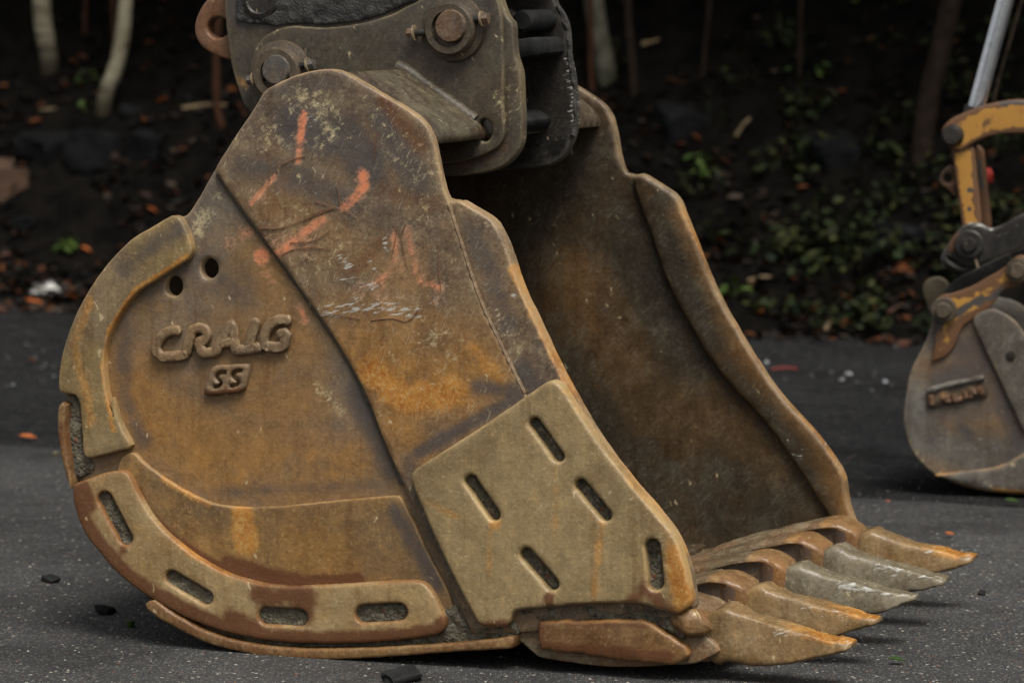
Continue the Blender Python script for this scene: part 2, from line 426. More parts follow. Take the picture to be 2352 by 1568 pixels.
def simple(name, c1, c2, s=8, rough=.7, bump=.3, bd=.01, spec=.3, metal=0, det=6):
    g = NT(name); n = g.noise(s, det, .65); n2 = g.noise(s * 7, 4, .6)
    col = g.mix(g.step(n, .35, .65), c1, c2); col = g.mix(g.step(n2, .3, .7, -.2, .2), col, g.mix(1.0, col, (2, 2, 2), 'MULTIPLY'))
    return g.fin(col, rough, g.bump(g.math('MULTIPLY_ADD', n2, .4, n), bump, bd), spec, metal)
M['grime'] = simple('greasy_grime', (.018, .017, .016), (.036, .033, .029), 30, .55, .9, .012)
M['weld'] = simple('weld_metal', (.12, .085, .05), (.22, .17, .105), 60, .5, .6, .004)
M['dirt'] = None
def dirt_mat():
    g = NT('packed_dirt'); n = g.noise(26, 8, .75); v = g.vor(120, out='Color'); d = g.vor(120)
    sp_ = g.t.nodes.new('ShaderNodeSeparateColor'); g.put(sp_.inputs[0], v)
    col = g.mix(g.step(n, .35, .65), (.070, .064, .046), (.150, .130, .088))
    col = g.mix(g.step(sp_.outputs[0], .72, .80), col, g.mix(sp_.outputs[1], (.06, .055, .05), (.20, .175, .13)))
    col = g.mix(g.step(sp_.outputs[2], .985, .988), col, (.17, .075, .045))
    return g.fin(col, .9, g.bump(g.math('MULTIPLY_ADD', d, -.5, n), .9, .012), .15)
M['dirt'] = dirt_mat()

def asphalt(name, base, chip, wet=0.0, seed=0, spec=.2, line=None, far=(.0125, .0125, .0128)):
    g = NT(name); co = g.map(loc=(seed, seed, 0))
    def sep(o):
        s = g.t.nodes.new('ShaderNodeSeparateColor'); g.put(s.inputs[0], o); return s.outputs
    big = g.noise(.9, 5, .6, co); mid = g.noise(9, 6, .65, co); fin_ = g.noise(170, 3, .6, co)
    c1 = sep(g.vor(78, co, 'Color')); d1 = g.vor(78, co)
    c2 = sep(g.vor(170, co, 'Color')); d2 = g.vor(170, co)
    col = g.mix(g.step(big, .3, .7), tuple(.75 * x for x in base), tuple(1.2 * x for x in base))
    col = g.mix(g.step(mid, .3, .7, -.25, .25), col, g.mix(1.0, col, (2.1, 2.1, 2.1), 'MULTIPLY'))
    col = g.mix(g.step(fin_, .36, .64, -.85, .8), col, g.mix(1.0, col, (1.9, 1.9, 1.9), 'MULTIPLY'))
    st1 = g.mix(c1[1], (.035, .035, .037), (.155, .145, .128)); st1 = g.mix(g.step(c1[2], .95, .97), st1, (.17, .095, .065)); st1 = g.mix(g.step(c1[2], .06, .04), st1, (.34, .32, .27))
    m1 = g.math('MULTIPLY', g.step(c1[0], 1 - chip, 1 - chip + .02), g.step(d1, .42, .30))
    col = g.mix(m1, col, st1)
    st2 = g.mix(c2[1], (.05, .05, .05), (.24, .225, .195))
    m2 = g.math('MULTIPLY', g.step(c2[0], 1 - .8 * chip, 1 - .8 * chip + .02), g.step(d2, .45, .3))
    col = g.mix(m2, col, st2)
    st_ = g.noise(1.7, 7, .7, g.map((1, 1, 1), loc=(7, 3, 0)))
    col = g.mix(g.step(st_, .50, .62, 0, .55), col, g.mix(1.0, col, (.45, .44, .43), 'MULTIPLY'))
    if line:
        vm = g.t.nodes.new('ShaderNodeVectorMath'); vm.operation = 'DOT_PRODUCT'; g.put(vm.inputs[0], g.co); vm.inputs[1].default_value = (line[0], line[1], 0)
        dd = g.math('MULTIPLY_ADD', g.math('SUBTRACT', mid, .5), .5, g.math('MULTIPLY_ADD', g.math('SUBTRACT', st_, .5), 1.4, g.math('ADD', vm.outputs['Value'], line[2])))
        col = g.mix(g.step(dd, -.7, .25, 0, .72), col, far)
    hgt = g.math('MULTIPLY_ADD', m1, .5, g.math('MULTIPLY_ADD', fin_, .8, g.math('MULTIPLY', mid, .6)))
    hgt = g.math('MULTIPLY_ADD', d1, -.6, hgt)
    rg = g.step(mid, .35, .65, .62 - wet * .2, .85 - wet * .25)
    return g.fin(col, rg, g.bump(hgt, 1.0, .009), spec)
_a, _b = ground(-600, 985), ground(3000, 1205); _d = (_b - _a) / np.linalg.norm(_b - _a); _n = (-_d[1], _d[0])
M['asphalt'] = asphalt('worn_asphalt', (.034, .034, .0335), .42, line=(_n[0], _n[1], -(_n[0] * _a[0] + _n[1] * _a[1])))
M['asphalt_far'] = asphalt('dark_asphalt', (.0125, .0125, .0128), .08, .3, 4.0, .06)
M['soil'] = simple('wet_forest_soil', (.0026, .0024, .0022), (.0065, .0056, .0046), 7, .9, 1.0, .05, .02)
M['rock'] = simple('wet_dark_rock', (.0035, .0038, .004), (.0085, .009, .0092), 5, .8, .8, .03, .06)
M['litter'] = None
def leafmat(name, cols, rough=.6, spec=.12):
    g = NT(name); oi = g.t.nodes.new('ShaderNodeNewGeometry')
    rnd = oi.outputs['Random Per Island']
    r = g.t.nodes.new('ShaderNodeValToRGB'); g.put(r.inputs[0], rnd)
    el = r.color_ramp.elements
    while len(el) < len(cols): el.new(.5)
    for i, c in enumerate(cols): el[i].position = i / len(cols); el[i].color = (*c, 1)
    r.color_ramp.interpolation = 'CONSTANT'
    n = g.noise(60, 3, .6)
    col = g.mix(g.step(n, .3, .7, -.3, .3), r.outputs[0], g.mix(1.0, r.outputs[0], (1.9, 1.9, 1.9), 'MULTIPLY'))
    return g.fin(col, rough, None, spec)
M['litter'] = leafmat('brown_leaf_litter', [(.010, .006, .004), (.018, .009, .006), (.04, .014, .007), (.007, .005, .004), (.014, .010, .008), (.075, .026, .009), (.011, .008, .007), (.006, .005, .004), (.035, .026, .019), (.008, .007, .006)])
M['green'] = leafmat('green_leaves', [(.012, .018, .005), (.008, .014, .004), (.020, .022, .006), (.030, .032, .009), (.005, .010, .004), (.015, .021, .007), (.010, .012, .004)])
M['crown'] = leafmat('tree_crown_leaves', [(.040, .060, .018), (.060, .07, .02), (.09, .07, .02), (.03, .045, .015)])
M['orange_leaf'] = leafmat('orange_leaf', [(.34, .105, .025), (.26, .075, .022), (.38, .15, .04)])
M['lime'] = leafmat('lime_leaves', [(.034, .056, .010), (.022, .042, .010), (.040, .062, .013)])
M['twig'] = simple('dead_twig', (.10, .07, .035), (.17, .125, .065), 20, .8)
M['bark'] = simple('brown_bark', (.012, .009, .007), (.026, .018, .013), 18, .9, .8, .02, .05)
M['redbark'] = simple('reddish_bark', (.030, .014, .008), (.050, .022, .012), 18, .85, .6, .02, .08)
def birch_mat():
    g = NT('birch_bark'); a = g.noise(1, 6, .7, g.map((9, 9, 46))); b = g.noise(5, 5, .6); c = g.noise(1, 4, .6, g.map((3, 3, 5)))
    col = g.mix(g.step(b, .35, .7), (.25, .225, .155), (.15, .13, .085))
    col = g.mix(g.step(a, .56, .62), col, (.03, .026, .022)); col = g.mix(g.step(c, .54, .64), col, (.07, .045, .025))
    sx = g.t.nodes.new('ShaderNodeSeparateXYZ'); g.put(sx.inputs[0], g.co)
    col = g.mix(g.step(g.math('MULTIPLY_ADD', g.math('SUBTRACT', c, .5), .5, sx.outputs[2]), .16, .36), g.mix(b, (.010, .009, .006), (.045, .036, .022)), col)
    return g.fin(col, .8, g.bump(a, .4, .01), .1)
M['birch'] = birch_mat()
M['mossy'] = simple('mossy_birch_bark', (.022, .024, .010), (.105, .095, .070), 9, .85, .6, .02)
def yellow_mat():
    g = NT('worn_yellow_paint'); n = g.noise(9, 8, .75); n4 = g.noise(30, 7, .75); big = g.noise(2.5, 4, .6)
    col = g.mix(g.step(big, .3, .7), (.35, .180, .034), (.28, .128, .022))
    e = g.math('MULTIPLY_ADD', g.attr('edge'), .42, g.math('MULTIPLY_ADD', n4, .5, g.math('MULTIPLY', n, .5)))
    e = g.math('MULTIPLY_ADD', g.attr('dark'), .5, e)
    col = g.mix(g.step(e, .66, .70), col, g.mix(n4, (.045, .028, .018), (.15, .065, .022)))
    w = g.math('MULTIPLY_ADD', g.attr('wet'), .9, g.math('MULTIPLY', g.math('ADD', n, n4), .35))
    col = g.mix(g.step(w, .66, .74), col, (.05, .042, .036))
    return g.fin(col, .5, g.bump(n4, .3, .004), .4)
M['yellow'] = yellow_mat()
M['grey_bucket'] = steel('grey_bucket_steel', (.122, .115, .102), (.080, .068, .056), (.155, .147, .128), edge=(.20, .15, .09), edge_f=.6, scr=.05, mottled=.5, seed=40.0, rough=.45)
M['chrome'] = simple('chrome_rod', (.50, .52, .55), (.62, .64, .66), 40, .22, .25, .003, .5, .9)
M['black'] = simple('black_rubber', (.012, .012, .012), (.02, .02, .02), 20, .7, .3, .01, .06)
M['red'] = simple('red_plastic', (.20, .016, .010), (.15, .012, .008), 10, .5)
M['white'] = simple('white_scrap', (.42, .41, .38), (.30, .29, .27), 30, .7)
M['card'] = simple('wet_cardboard', (.040, .021, .012), (.058, .031, .017), 9, .85)
M['needle'] = simple('brown_pine_needle', (.10, .042, .022), (.15, .07, .035), 20, .7)

# ================================================================ SETTING
NEAR_A, NEAR_B = ground(-600, 985), ground(3000, 1205)
def sheet(name, P, mat, z, **k):
    me = mesh(name, [(p[0], p[1], z) for p in P], [tuple(range(len(P)))], 0)
    return link(name, me, mat, None, **k)
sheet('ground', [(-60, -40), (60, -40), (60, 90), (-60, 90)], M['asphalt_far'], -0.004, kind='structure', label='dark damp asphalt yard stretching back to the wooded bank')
ed = []
for i in range(121):
    t = i / 120; p = NEAR_A * (1 - t) + NEAR_B * t
    ed.append((p[0], p[1] + .05 * noise.noise(Vector((p[0] * 3, 1, 0))) + .02 * noise.noise(Vector((p[0] * 17, 1, 0)))))
d_ = (NEAR_B - NEAR_A); d_ /= np.linalg.norm(d_)
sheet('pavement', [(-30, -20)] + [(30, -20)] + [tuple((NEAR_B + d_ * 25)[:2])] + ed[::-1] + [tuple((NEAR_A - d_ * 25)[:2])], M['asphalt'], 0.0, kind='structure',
      label='worn grey asphalt with pale stone chips under the bucket')

# the bank behind the yard
EL, ER = ground(0, 705), ground(2352, 792)
def y0(x): return EL[1] + (ER[1] - EL[1]) * (x - EL[0]) / (ER[0] - EL[0]) + .12 * noise.noise(Vector((x * 1.3, 0, 5)))
def zb(x, y):
    d = y - y0(x)
    if d < 0: return -0.03 + d * .3
    z = .30 * d if d < .5 else .15 + .62 * (d - .5)
    k = min(1, d * 1.5)
    v = Vector((x, y, 0))
    return z + k * (.16 * noise.noise(v * 1.1) + .07 * noise.noise(v * 3.1) + .03 * noise.noise(v * 8))
def bank_hit(x, y):
    r = ray(x, y); t = 14.0
    while t < 40:
        P = CAM + t * r
        if P[2] < max(zb(P[0], P[1]), 0): return P
        t += .01
    return CAM + 22 * r
V = []; F = []; nx, ny = 190, 110
for j in range(ny):
    for i in range(nx):
        x = -14 + 28 * i / (nx - 1); y = y0(x) - .15 + 14 * (j / (ny - 1)) ** 1.7
        V.append((x, y, zb(x, y)))
for j in range(ny - 1):
    for i in range(nx - 1): F.append((j * nx + i, j * nx + i + 1, (j + 1) * nx + i + 1, (j + 1) * nx + i))
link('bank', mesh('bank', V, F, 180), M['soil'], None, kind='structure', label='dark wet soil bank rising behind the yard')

LEAF = [(-.5, 0, 0), (-.25, .22, .05), (.1, .27, .07), (.5, 0, 0), (.1, -.27, .07), (-.25, -.22, .05), (0, 0, 0)]
LEAFF = [(6, 0, 5), (6, 1, 0), (6, 2, 1), (6, 3, 2), (6, 4, 3), (6, 5, 4)]
def add_leaf(V, F, p, size, rz, tilt, roll, wid=1.0):
    m = Matrix.Rotation(rz, 3, 'Z') @ Matrix.Rotation(tilt, 3, 'Y') @ Matrix.Rotation(roll, 3, 'X'); s = len(V); p = Vector(p)
    for q in LEAF: V.append(p + m @ Vector((q[0] * size, q[1] * size * wid, q[2] * size)))
    F += [tuple(s + i for i in f) for f in LEAFF]
U = random.uniform
V = []; F = []
for _ in range(9000):
    x = U(-4.2, 4.6); d = abs(random.gauss(0, 1.0)) if random.random() < .55 else U(0, 4); y = y0(x) + d - .25
    if noise.noise(Vector((x * 1.6, y * 1.6, 9))) < -.15 and d > .2: continue
    add_leaf(V, F, (x, y, max(zb(x, y), 0) + U(.005, .025)), U(.03, .085), U(0, 6.3), U(-.5, .5), U(-.6, .6), U(.7, 1.2))
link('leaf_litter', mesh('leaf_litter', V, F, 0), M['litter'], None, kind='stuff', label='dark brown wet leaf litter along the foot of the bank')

def boulder(name, c, s, seed, label, squash=(1, 1, 1), mat='rock', **k):
    bm = bmesh.new(); bmesh.ops.create_icosphere(bm, subdivisions=3, radius=1)
    for v in bm.verts:
        p = v.co.copy(); q = p + Vector((seed, seed * .3, -seed))
        f = 1 + .28 * noise.noise(q * 1.1) + .10 * noise.noise(q * 2.6)
        c_ = Vector([math.copysign(min(abs(t), .62), t) for t in p])
        v.co = (c_ * 1.2 * f).lerp(p * f, .25) * s; v.co = Vector((v.co.x * squash[0], v.co.y * squash[1], v.co.z * squash[2]))
    me = bpy.data.meshes.new(name); bm.to_mesh(me); bm.free(); me.set_sharp_from_angle(angle=R(28))
    o = link(name, me, M[mat], None, label=label, cat=k.get('cat', 'rock'), group=k.get('group')); o.location = c; o.rotation_euler = (U(-.3, .3), U(-.3, .3), seed)
    return o
for i, (x, y, s, sq, lb) in enumerate([
    (110, 345, .13, (1.5, 1, .8), 'dark flat-topped boulder in the bank above the cardboard box'),
    (215, 360, .15, (1.4, 1, 1), 'large dark grey boulder in the middle of the left bank'),
    (330, 365, .11, (.8, 1, 1.4), 'upright dark rock face nearest the bucket ear on the left bank'),
    (60, 520, .07, (1.8, 1, .6), 'low dark stone in the leaf litter under the cardboard box'),
    (300, 265, .08, (1.6, 1, .7), 'small dark stone right of the curved birch foot'),
    (1560, 290, .12, (1.6, 1, .9), 'dark rock on the bank behind the far bucket ear'),
    (1900, 350, .14, (1.7, 1, .8), 'wide dark rock high on the right bank'),
    (2080, 560, .12, (1.3, 1, .8), 'dark rock among the greenery beside the small excavator')]):
    p = bank_hit(x, y); boulder('boulder', (p[0], p[1] + .05, p[2]), s, 3.3 * i + 1, lb, sq, group='boulders in the dark bank')

# trees: trunk and crown
def crown_mesh(seed, n=2600, r=(1.5, 1.5, 1.7)):
    rnd = random.Random(seed); V = []; F = []
    cl = []
    for _ in range(46):
        while True:
            q = Vector((rnd.uniform(-1, 1), rnd.uniform(-1, 1), rnd.uniform(-1, 1)))
            if q.length < 1: break
        cl.append((q, rnd.uniform(.16, .34)))
    for _ in range(n):
        q, s = rnd.choice(cl); p = q + Vector((rnd.gauss(0, 1), rnd.gauss(0, 1), rnd.gauss(0, .7))) * s * .6
        add_leaf(V, F, (p.x * r[0], p.y * r[1], p.z * r[2]), rnd.uniform(.10, .20), rnd.uniform(0, 6.3), rnd.uniform(-.9, .9), rnd.uniform(-.9, .9))
    return mesh('crown', V, F, 0)
CROWNS = [crown_mesh(1), crown_mesh(2), crown_mesh(3)]
def tree(name, label, px, r0, mat, cat='tree', top=5.6, group=None, base_off=0.0, ci=0, cs=1.0, crown=True, n=10):
    """px: trunk centre line in picture units from the foot up; carried on upwards beyond the frame"""
    f = bank_hit(*px[0]); ydep = f[1] + base_off
    P = []
    for q in px:
        r = ray(*q); t = (ydep - CAM[1]) / r[1]; P.append(CAM + t * r)
    P[0][2] -= .15
    root = empty(name, (P[0][0], P[0][1], P[0][2]), label=label, cat=cat, group=group)
    P = [p - P[0] * 1.0 for p in [np.array(p) for p in P]] if False else [np.array(p) - np.array(root.location) for p in P]
    dd = (P[-1] - P[-2]); dd /= np.linalg.norm(dd); dd = dd * .5 + np.array([0, .05, .5]); dd /= np.linalg.norm(dd)
    last = P[-1]; hgt = top - last[2] - root.location[2]
    for k in range(1, 9): P.append(last + dd * hgt * k / 8 + np.array([.10 * noise.noise(Vector((k * .7, r0 * 90, ci))), .1 * noise.noise(Vector((k * .7, 4, r0 * 80))), 0]))
    Q = resample(path([tuple(p[[0, 2]]) for p in P], False), .06, False)
    yy = np.interp(Q[:, 1], [p[2] for p in P], [p[1] for p in P])
    tot = len(Q); rad = [r0 * (1.25 if i < 2 else 1) * (1 - .55 * i / tot) for i in range(tot)]
    tube('trunk', [(q[0], y, q[1]) for q, y in zip(Q, yy)], rad, M[mat], root, n, bump=.06)
    if crown:
        cr = link('crown', CROWNS[ci % 3], M['crown'], root); cr.location = P[-1] + np.array([0, 0, .3]); cr.scale = (cs, cs, cs); cr.rotation_euler = (0, 0, ci * 1.7)
        bv = []
        for k in range(5):
            a = ci + k * 1.26; b0 = P[-1 - (k % 3)]
            bv.append((b0, b0 + np.array([math.cos(a) * .9 * cs, math.sin(a) * .9 * cs, .5 + .2 * k])))
        for b0, b1 in bv: tube('limb', [b0, b0 * .5 + b1 * .5 + np.array([0, 0, .08]), b1], [r0 * .4, r0 * .3, r0 * .15], M[mat], root, 6)
    return root
tree('birch_tree', 'pale birch trunk with dark bands at the far left edge', [(118, 165), (112, 130), (102, 80), (97, 30), (95, -20)], .051, 'birch', ci=0, cs=1.5)
tree('birch_tree', 'slender cream birch trunk curving out of the left bank', [(232, 262), (243, 215), (262, 170), (275, 120), (283, 70), (287, 20), (288, -20)], .041, 'birch', ci=1, cs=1.5)
tree('birch_tree', 'mossy peeling birch trunk just right of the coupler plates', [(1405, 178), (1388, 140), (1375, 80), (1368, 30), (1362, -20)], .052, 'mossy', ci=2, cs=1.4)
tree('dark_tree', 'tall leaning brown trunk left of the small excavator', [(2112, 345), (2128, 260), (2150, 160), (2172, 60), (2190, -20)], .055, 'bark', ci=3, cs=1.7)
tree('birch_tree', 'short piece of pale birch trunk at the top edge above the broken log', [(1648, 55), (1645, 20), (1640, -20)], .045, 'birch', ci=4, cs=1.4, base_off=.4)
for i, (px, r, mt, lb) in enumerate([
    ([(535, 285), (502, 268), (497, 200), (497, 140), (500, 60), (505, -20)], .021, 'redbark', 'thin reddish-brown stem hanging below the rusty lifting eye'),
    ([(1362, 215), (1358, 150), (1357, 70), (1356, -20)], .016, 'redbark', 'thin brown stem in front of the mossy birch'),
    ([(1460, 210), (1452, 140), (1445, 70), (1440, -20)], .020, 'bark', 'thin dark stem between the mossy birch and the broken log'),
    ([(1610, 180), (1620, 100), (1632, -20)], .012, 'bark', 'faint thin stem crossing the right end of the broken log'),
    ([(1835, 170), (1838, 90), (1842, -20)], .013, 'bark', 'thin straight stem midway along the top of the right bank'),
    ([(266, 130), (262, 60), (258, -20)], .016, 'redbark', 'thin brown stem right behind the curved birch'),
    ([(192, 70), (196, 20), (200, -20)], .012, 'redbark', 'short thin reddish stem between the two left birches')]):
    tree('sapling', lb, px, r, mt, 'sapling', top=3.6, ci=i, cs=.55, group='thin saplings on the bank', n=7)
# further unseen trees, added so their crowns keep sky light off the bank
rnd = random.Random(5)
for i in range(15):
    x = -7.5 + i * 1.05 + rnd.uniform(-.3, .3); y = y0(x) + rnd.uniform(2.6, 5.5); z = zb(x, y)
    root = empty('shade_tree', (x, y, z - .1), label='unseen dense leafy tree added above the frame so its dark crown shades the bank', cat='tree', group='added shading trees up the bank')
    tube('trunk', [(0, 0, 0), (.05, 0, 1.4), (0, .05, 2.8), (.05, 0, 4.2)], [.10, .085, .07, .04], M['bark'], root, 8)
    for k in range(2):
        cr = link('crown', CROWNS[(i + k) % 3], M['crown'], root); cr.location = (0, -.6 * k, 2.9 + 1.3 * k); cr.scale = (1.15, 1.15, .95); cr.rotation_euler = (0, 0, i + k * 2)

# broken log, sticks
def stick(name, a, b, r, mat, label, cat='stick', lift=.02, group=None):
    A, B = bank_hit(*a), bank_hit(*b); A[2] += lift; B[2] += lift
    B[1] = A[1] + (B[1] - A[1]) * .3
    m = (A + B) / 2 + np.array([0, 0, .01])
    root = tube(name, [A, m, B], [r, r * .95, r * .8], M[mat], None, 8, bump=.15); return tag(root, label, cat, group)
stick('broken_log', (1475, 113), (1628, 97), .017, 'twig', 'pale broken branch lying across the top of the bank', 'branch')
stick('orange_stick', (1690, 322), (1722, 280), .008, 'twig', 'short orange-brown stick leaning on the right bank', group='sticks on the bank')
stick('dead_stick', (420, 258), (520, 252), .010, 'twig', 'pale stick lying left of the rusty lifting eye stem', group='sticks on the bank')
stick('dead_stick', (1718, 655), (1780, 648), .008, 'twig', 'straight pale stick among the ground cover on the right', group='sticks on the bank')
stick('dead_stick', (1896, 770), (1905, 742), .010, 'twig', 'upright tan stalk at the edge of the yard on the right', group='sticks on the bank')
stick('dead_stick', (90, 262), (160, 268), .008, 'twig', 'thin brown stick low under the left birches', group='sticks on the bank')

# green plants
def plant(label, x, y, n, size, spread, h, mat='green', name='leafy_plant', seed=0, cat='plant', group=None):
    rnd = random.Random(seed); p = bank_hit(x, y); V = []; F = []; SV = []
    root = empty(name, (p[0], p[1], p[2]), label=label, cat=cat, group=group)
    for k in range(n):
        a = rnd.uniform(0, 6.3); rr = spread * math.sqrt(rnd.random()); z = h * rnd.uniform(.15, 1) * (1.1 - rr / spread * .5)
        q = (rr * math.cos(a), rr * math.sin(a) * .7, z)
        add_leaf(V, F, q, size * rnd.uniform(.6, 1.25), a + rnd.uniform(-.6, .6), rnd.uniform(-.2, .9), rnd.uniform(-.5, .5), rnd.uniform(.9, 1.5))
        if k % 3 == 0: SV.append(q)
    link('foliage', mesh('foliage', V, F, 0), M[mat], root)
    bm_v = []; bm_f = []
    for q in SV:
        s = len(bm_v); w = .003
        bm_v += [(-w, 0, -.05), (w, 0, -.05), (q[0] + w, q[1], q[2]), (q[0] - w, q[1], q[2]), (0, w * 2, -.05), (q[0], q[1] + w * 2, q[2])]
        bm_f += [(s, s + 1, s + 2, s + 3), (s + 1, s + 4, s + 5, s + 2), (s + 4, s, s + 3, s + 5)]
    link('stems', mesh('stems', bm_v, bm_f, 0), M['green'], root)
    return root
rnd = random.Random(21)
MORE = []
for i in range(26):
    x, y = rnd.uniform(1480, 2330), rnd.uniform(20, 640)
    if x < 1560 + max(0, y - 380) * .5: continue
    MORE.append((x, y, rnd.randint(8, 20), rnd.uniform(.04, .06), rnd.uniform(.08, .16), rnd.uniform(.08, .2), 'green'))
for i, (x, y, n_, s_, p_, h_, m_) in enumerate(MORE):
    plant('sparse dim olive sprig growing out of the dark right bank', x, y, n_, s_, p_, h_, m_, name='bank_sprig', seed=100 + i, group='dim sprigs on the right bank')
PL = [(1600, 415, 26, .06, .10, .14, 'lime', 'yellow-green plant just right of the far bucket ear'),
      (1655, 560, 14, .075, .09, .18, 'green', 'plant with one large upright leaf beside the far bucket rim'),
      (1690, 690, 12, .07, .07, .10, 'lime', 'single bright green seedling low beside the bucket rim'),
      (1760, 600, 40, .06, .17, .16, 'green', 'bushy green plant left of the pale stick'),
      (1850, 580, 46, .06, .19, .17, 'green', 'dense leafy clump in the middle of the ground cover'),
      (1905, 640, 46, .055, .20, .14, 'green', 'spreading green clump in front of the middle of the bank'),
      (1960, 590, 40, .06, .17, .18, 'green', 'tall green clump right of the middle of the ground cover'),
      (2060, 590, 36, .06, .16, .16, 'green', 'green clump nearest the pin of the small bucket'),
      (2010, 690, 34, .055, .18, .12, 'green', 'low green clump by the orange leaf'),
      (1790, 720, 34, .055, .17, .10, 'green', 'low creeping clump at the edge of the yard beside the bucket rim'),
      (1880, 720, 34, .05, .18, .10, 'green', 'low creeping clump beside the tan stalk'),
      (2040, 370, 18, .065, .11, .16, 'green', 'loose plant high on the bank left of the yellow arm'),
      (1790, 400, 20, .06, .13, .14, 'green', 'sparse plant halfway up the middle of the right bank'),
      (1850, 180, 12, .06, .12, .10, 'lime', 'few yellow-green leaves near the top of the right bank'),
      (1395, 175, 22, .06, .12, .22, 'green', 'olive leaves at the foot of the mossy birch'),
      (155, 578, 22, .07, .055, .09, 'lime', 'small bright green tuft alone in the left leaf litter'),
      (200, 192, 12, .045, .05, .10, 'lime', 'bright green sprig left of the curved birch'),
      (205, 258, 10, .045, .06, .08, 'lime', 'bright green sprig at the foot of the curved birch')]
for i, (x, y, n, s, sp_, h, mt, lb) in enumerate(PL):
    plant(lb, x, y, n, s, sp_, h, mt, seed=i + 1, group='green plants on the bank')
V = []; F = []
rnd = random.Random(77)
for _ in range(9000):
    x = rnd.uniform(1.0, 4.6); d = abs(rnd.gauss(.2, .8)) if rnd.random() < .55 else rnd.uniform(0, 3.2); y = y0(x) + d
    if noise.noise(Vector((x * 2.1, y * 2.1, 30))) + .25 * noise.noise(Vector((x * 7, y * 7, 3))) < -.02 + .10 * max(0, d - 1.0): continue
    if x < 1.3: continue
    add_leaf(V, F, (x, y, max(zb(x, y), 0) + rnd.uniform(.01, .10)), rnd.uniform(.025, .06), rnd.uniform(0, 6.3), rnd.uniform(-.7, .7), rnd.uniform(-.7, .7), rnd.uniform(.9, 1.5))
link('ground_cover', mesh('ground_cover', V, F, 0), M['green'], None, kind='stuff', label='low green ground cover over the right bank')

exec_later = []
# ================================================================ THE BIG BUCKET
TH = math.atan(3299 * cp / FPX)
B = Frame(ground(850, 1512), TH)
W = 1.22
bucket = empty('excavator_bucket', B.O, -TH, label='large rusty five-toothed excavator bucket with raised lettering resting on the asphalt', cat='bucket')
c11 = K(100, 480, .38259); c21 = K(100, 1000, .46769); c31 = K(950, 900, .51453); c41 = K(1650, 1200, .38690)
c02 = K(430, 0, .38273); c03 = K(900, 0, .38259); e6 = K(0, 860, .25510); l2 = K(360, 770, .17007); s3 = K(540, 300, .34447); f3 = K(1050, 400, .44643)

EAR = [(494, 388), (530, 330), (590, 238), (606, 212), (630, 195), (690, 170), (740, 160), (775, 163), (806, 176), (850, 202), (950, 262), (982, 295), (998, 340), (1010, 400), (1020, 440)]
FRONT = [(1054, 461, 6), (1132, 507, 22), (1158, 560), (1172, 600), (1192, 660), (1240, 762), (1292, 870), (1370, 1005), (1450, 1110), (1530, 1205), (1566, 1270), (1585, 1340), (1592, 1398, 6)]
BACK = [(1550, 1425, 10), (1240, 1452), (1085, 1456), (1000, 1466), (850, 1473), (700, 1466), (560, 1435), (430, 1375), (320, 1300), (240, 1215), (195, 1140), (172, 1070), (155, 980), (150, 900), (160, 815), (195, 700), (262, 615), (330, 556), (395, 503), (432, 492)]
SIDE = path(EAR + [(1030, 458)] + FRONT + BACK)
holes = [circle((398, 657), 21, 24), circle((480, 617), 21, 24)]
fe_side = [
    ('dark', [(330, 640), (420, 600), (560, 660)], 130, .55), ('dark', [(290, 760), (285, 900), (330, 1010)], 60, .6), ('dark', [(330, 850), (520, 930), (690, 860)], 60, .35), ('dark', [(820, 900), (900, 1080)], 70, .75), ('dark', [(500, 1130), (900, 1110)], 40, .5),
    ('ochre', [(320, 880), (380, 1000), (520, 1080), (780, 1060)], 180, .92), ('ochre', [(560, 900), (760, 960)], 150, .45), ('ochre', [(620, 640), (700, 780)], 110, .45), ('rust', [(310, 900), (340, 980)], 46, .45), ('rust', [(700, 1040), (780, 1080)], 60, .35), ('dark', [(350, 690), (520, 700)], 110, .28),
    ('pale', [(455, 530), (470, 490)], 50, .75), ('pale', [(500, 450)], 32, .7), ('pale', [(440, 560)], 30, .5), ('pale', [(730, 890), (780, 940)], 48, .62), ('pale', [(430, 790), (440, 800)], 25, .7),
    ('paint', [(600, 588)], 36, 1.5), ('paint', [(555, 540), (580, 528)], 36, .62), ('paint', [(610, 625), (625, 640)], 34, .60), ('paint', [(690, 708), (702, 738)], 26, .75), ('paint', [(530, 560)], 60, .5), ('paint', [(640, 690)], 50, .36),
]
plate('side_plate', SIDE, -.026, 0, .004, B, M['panel'], bucket, holes, grid=.011, feats=fe_side, warp=.0012, edge_w=.006)

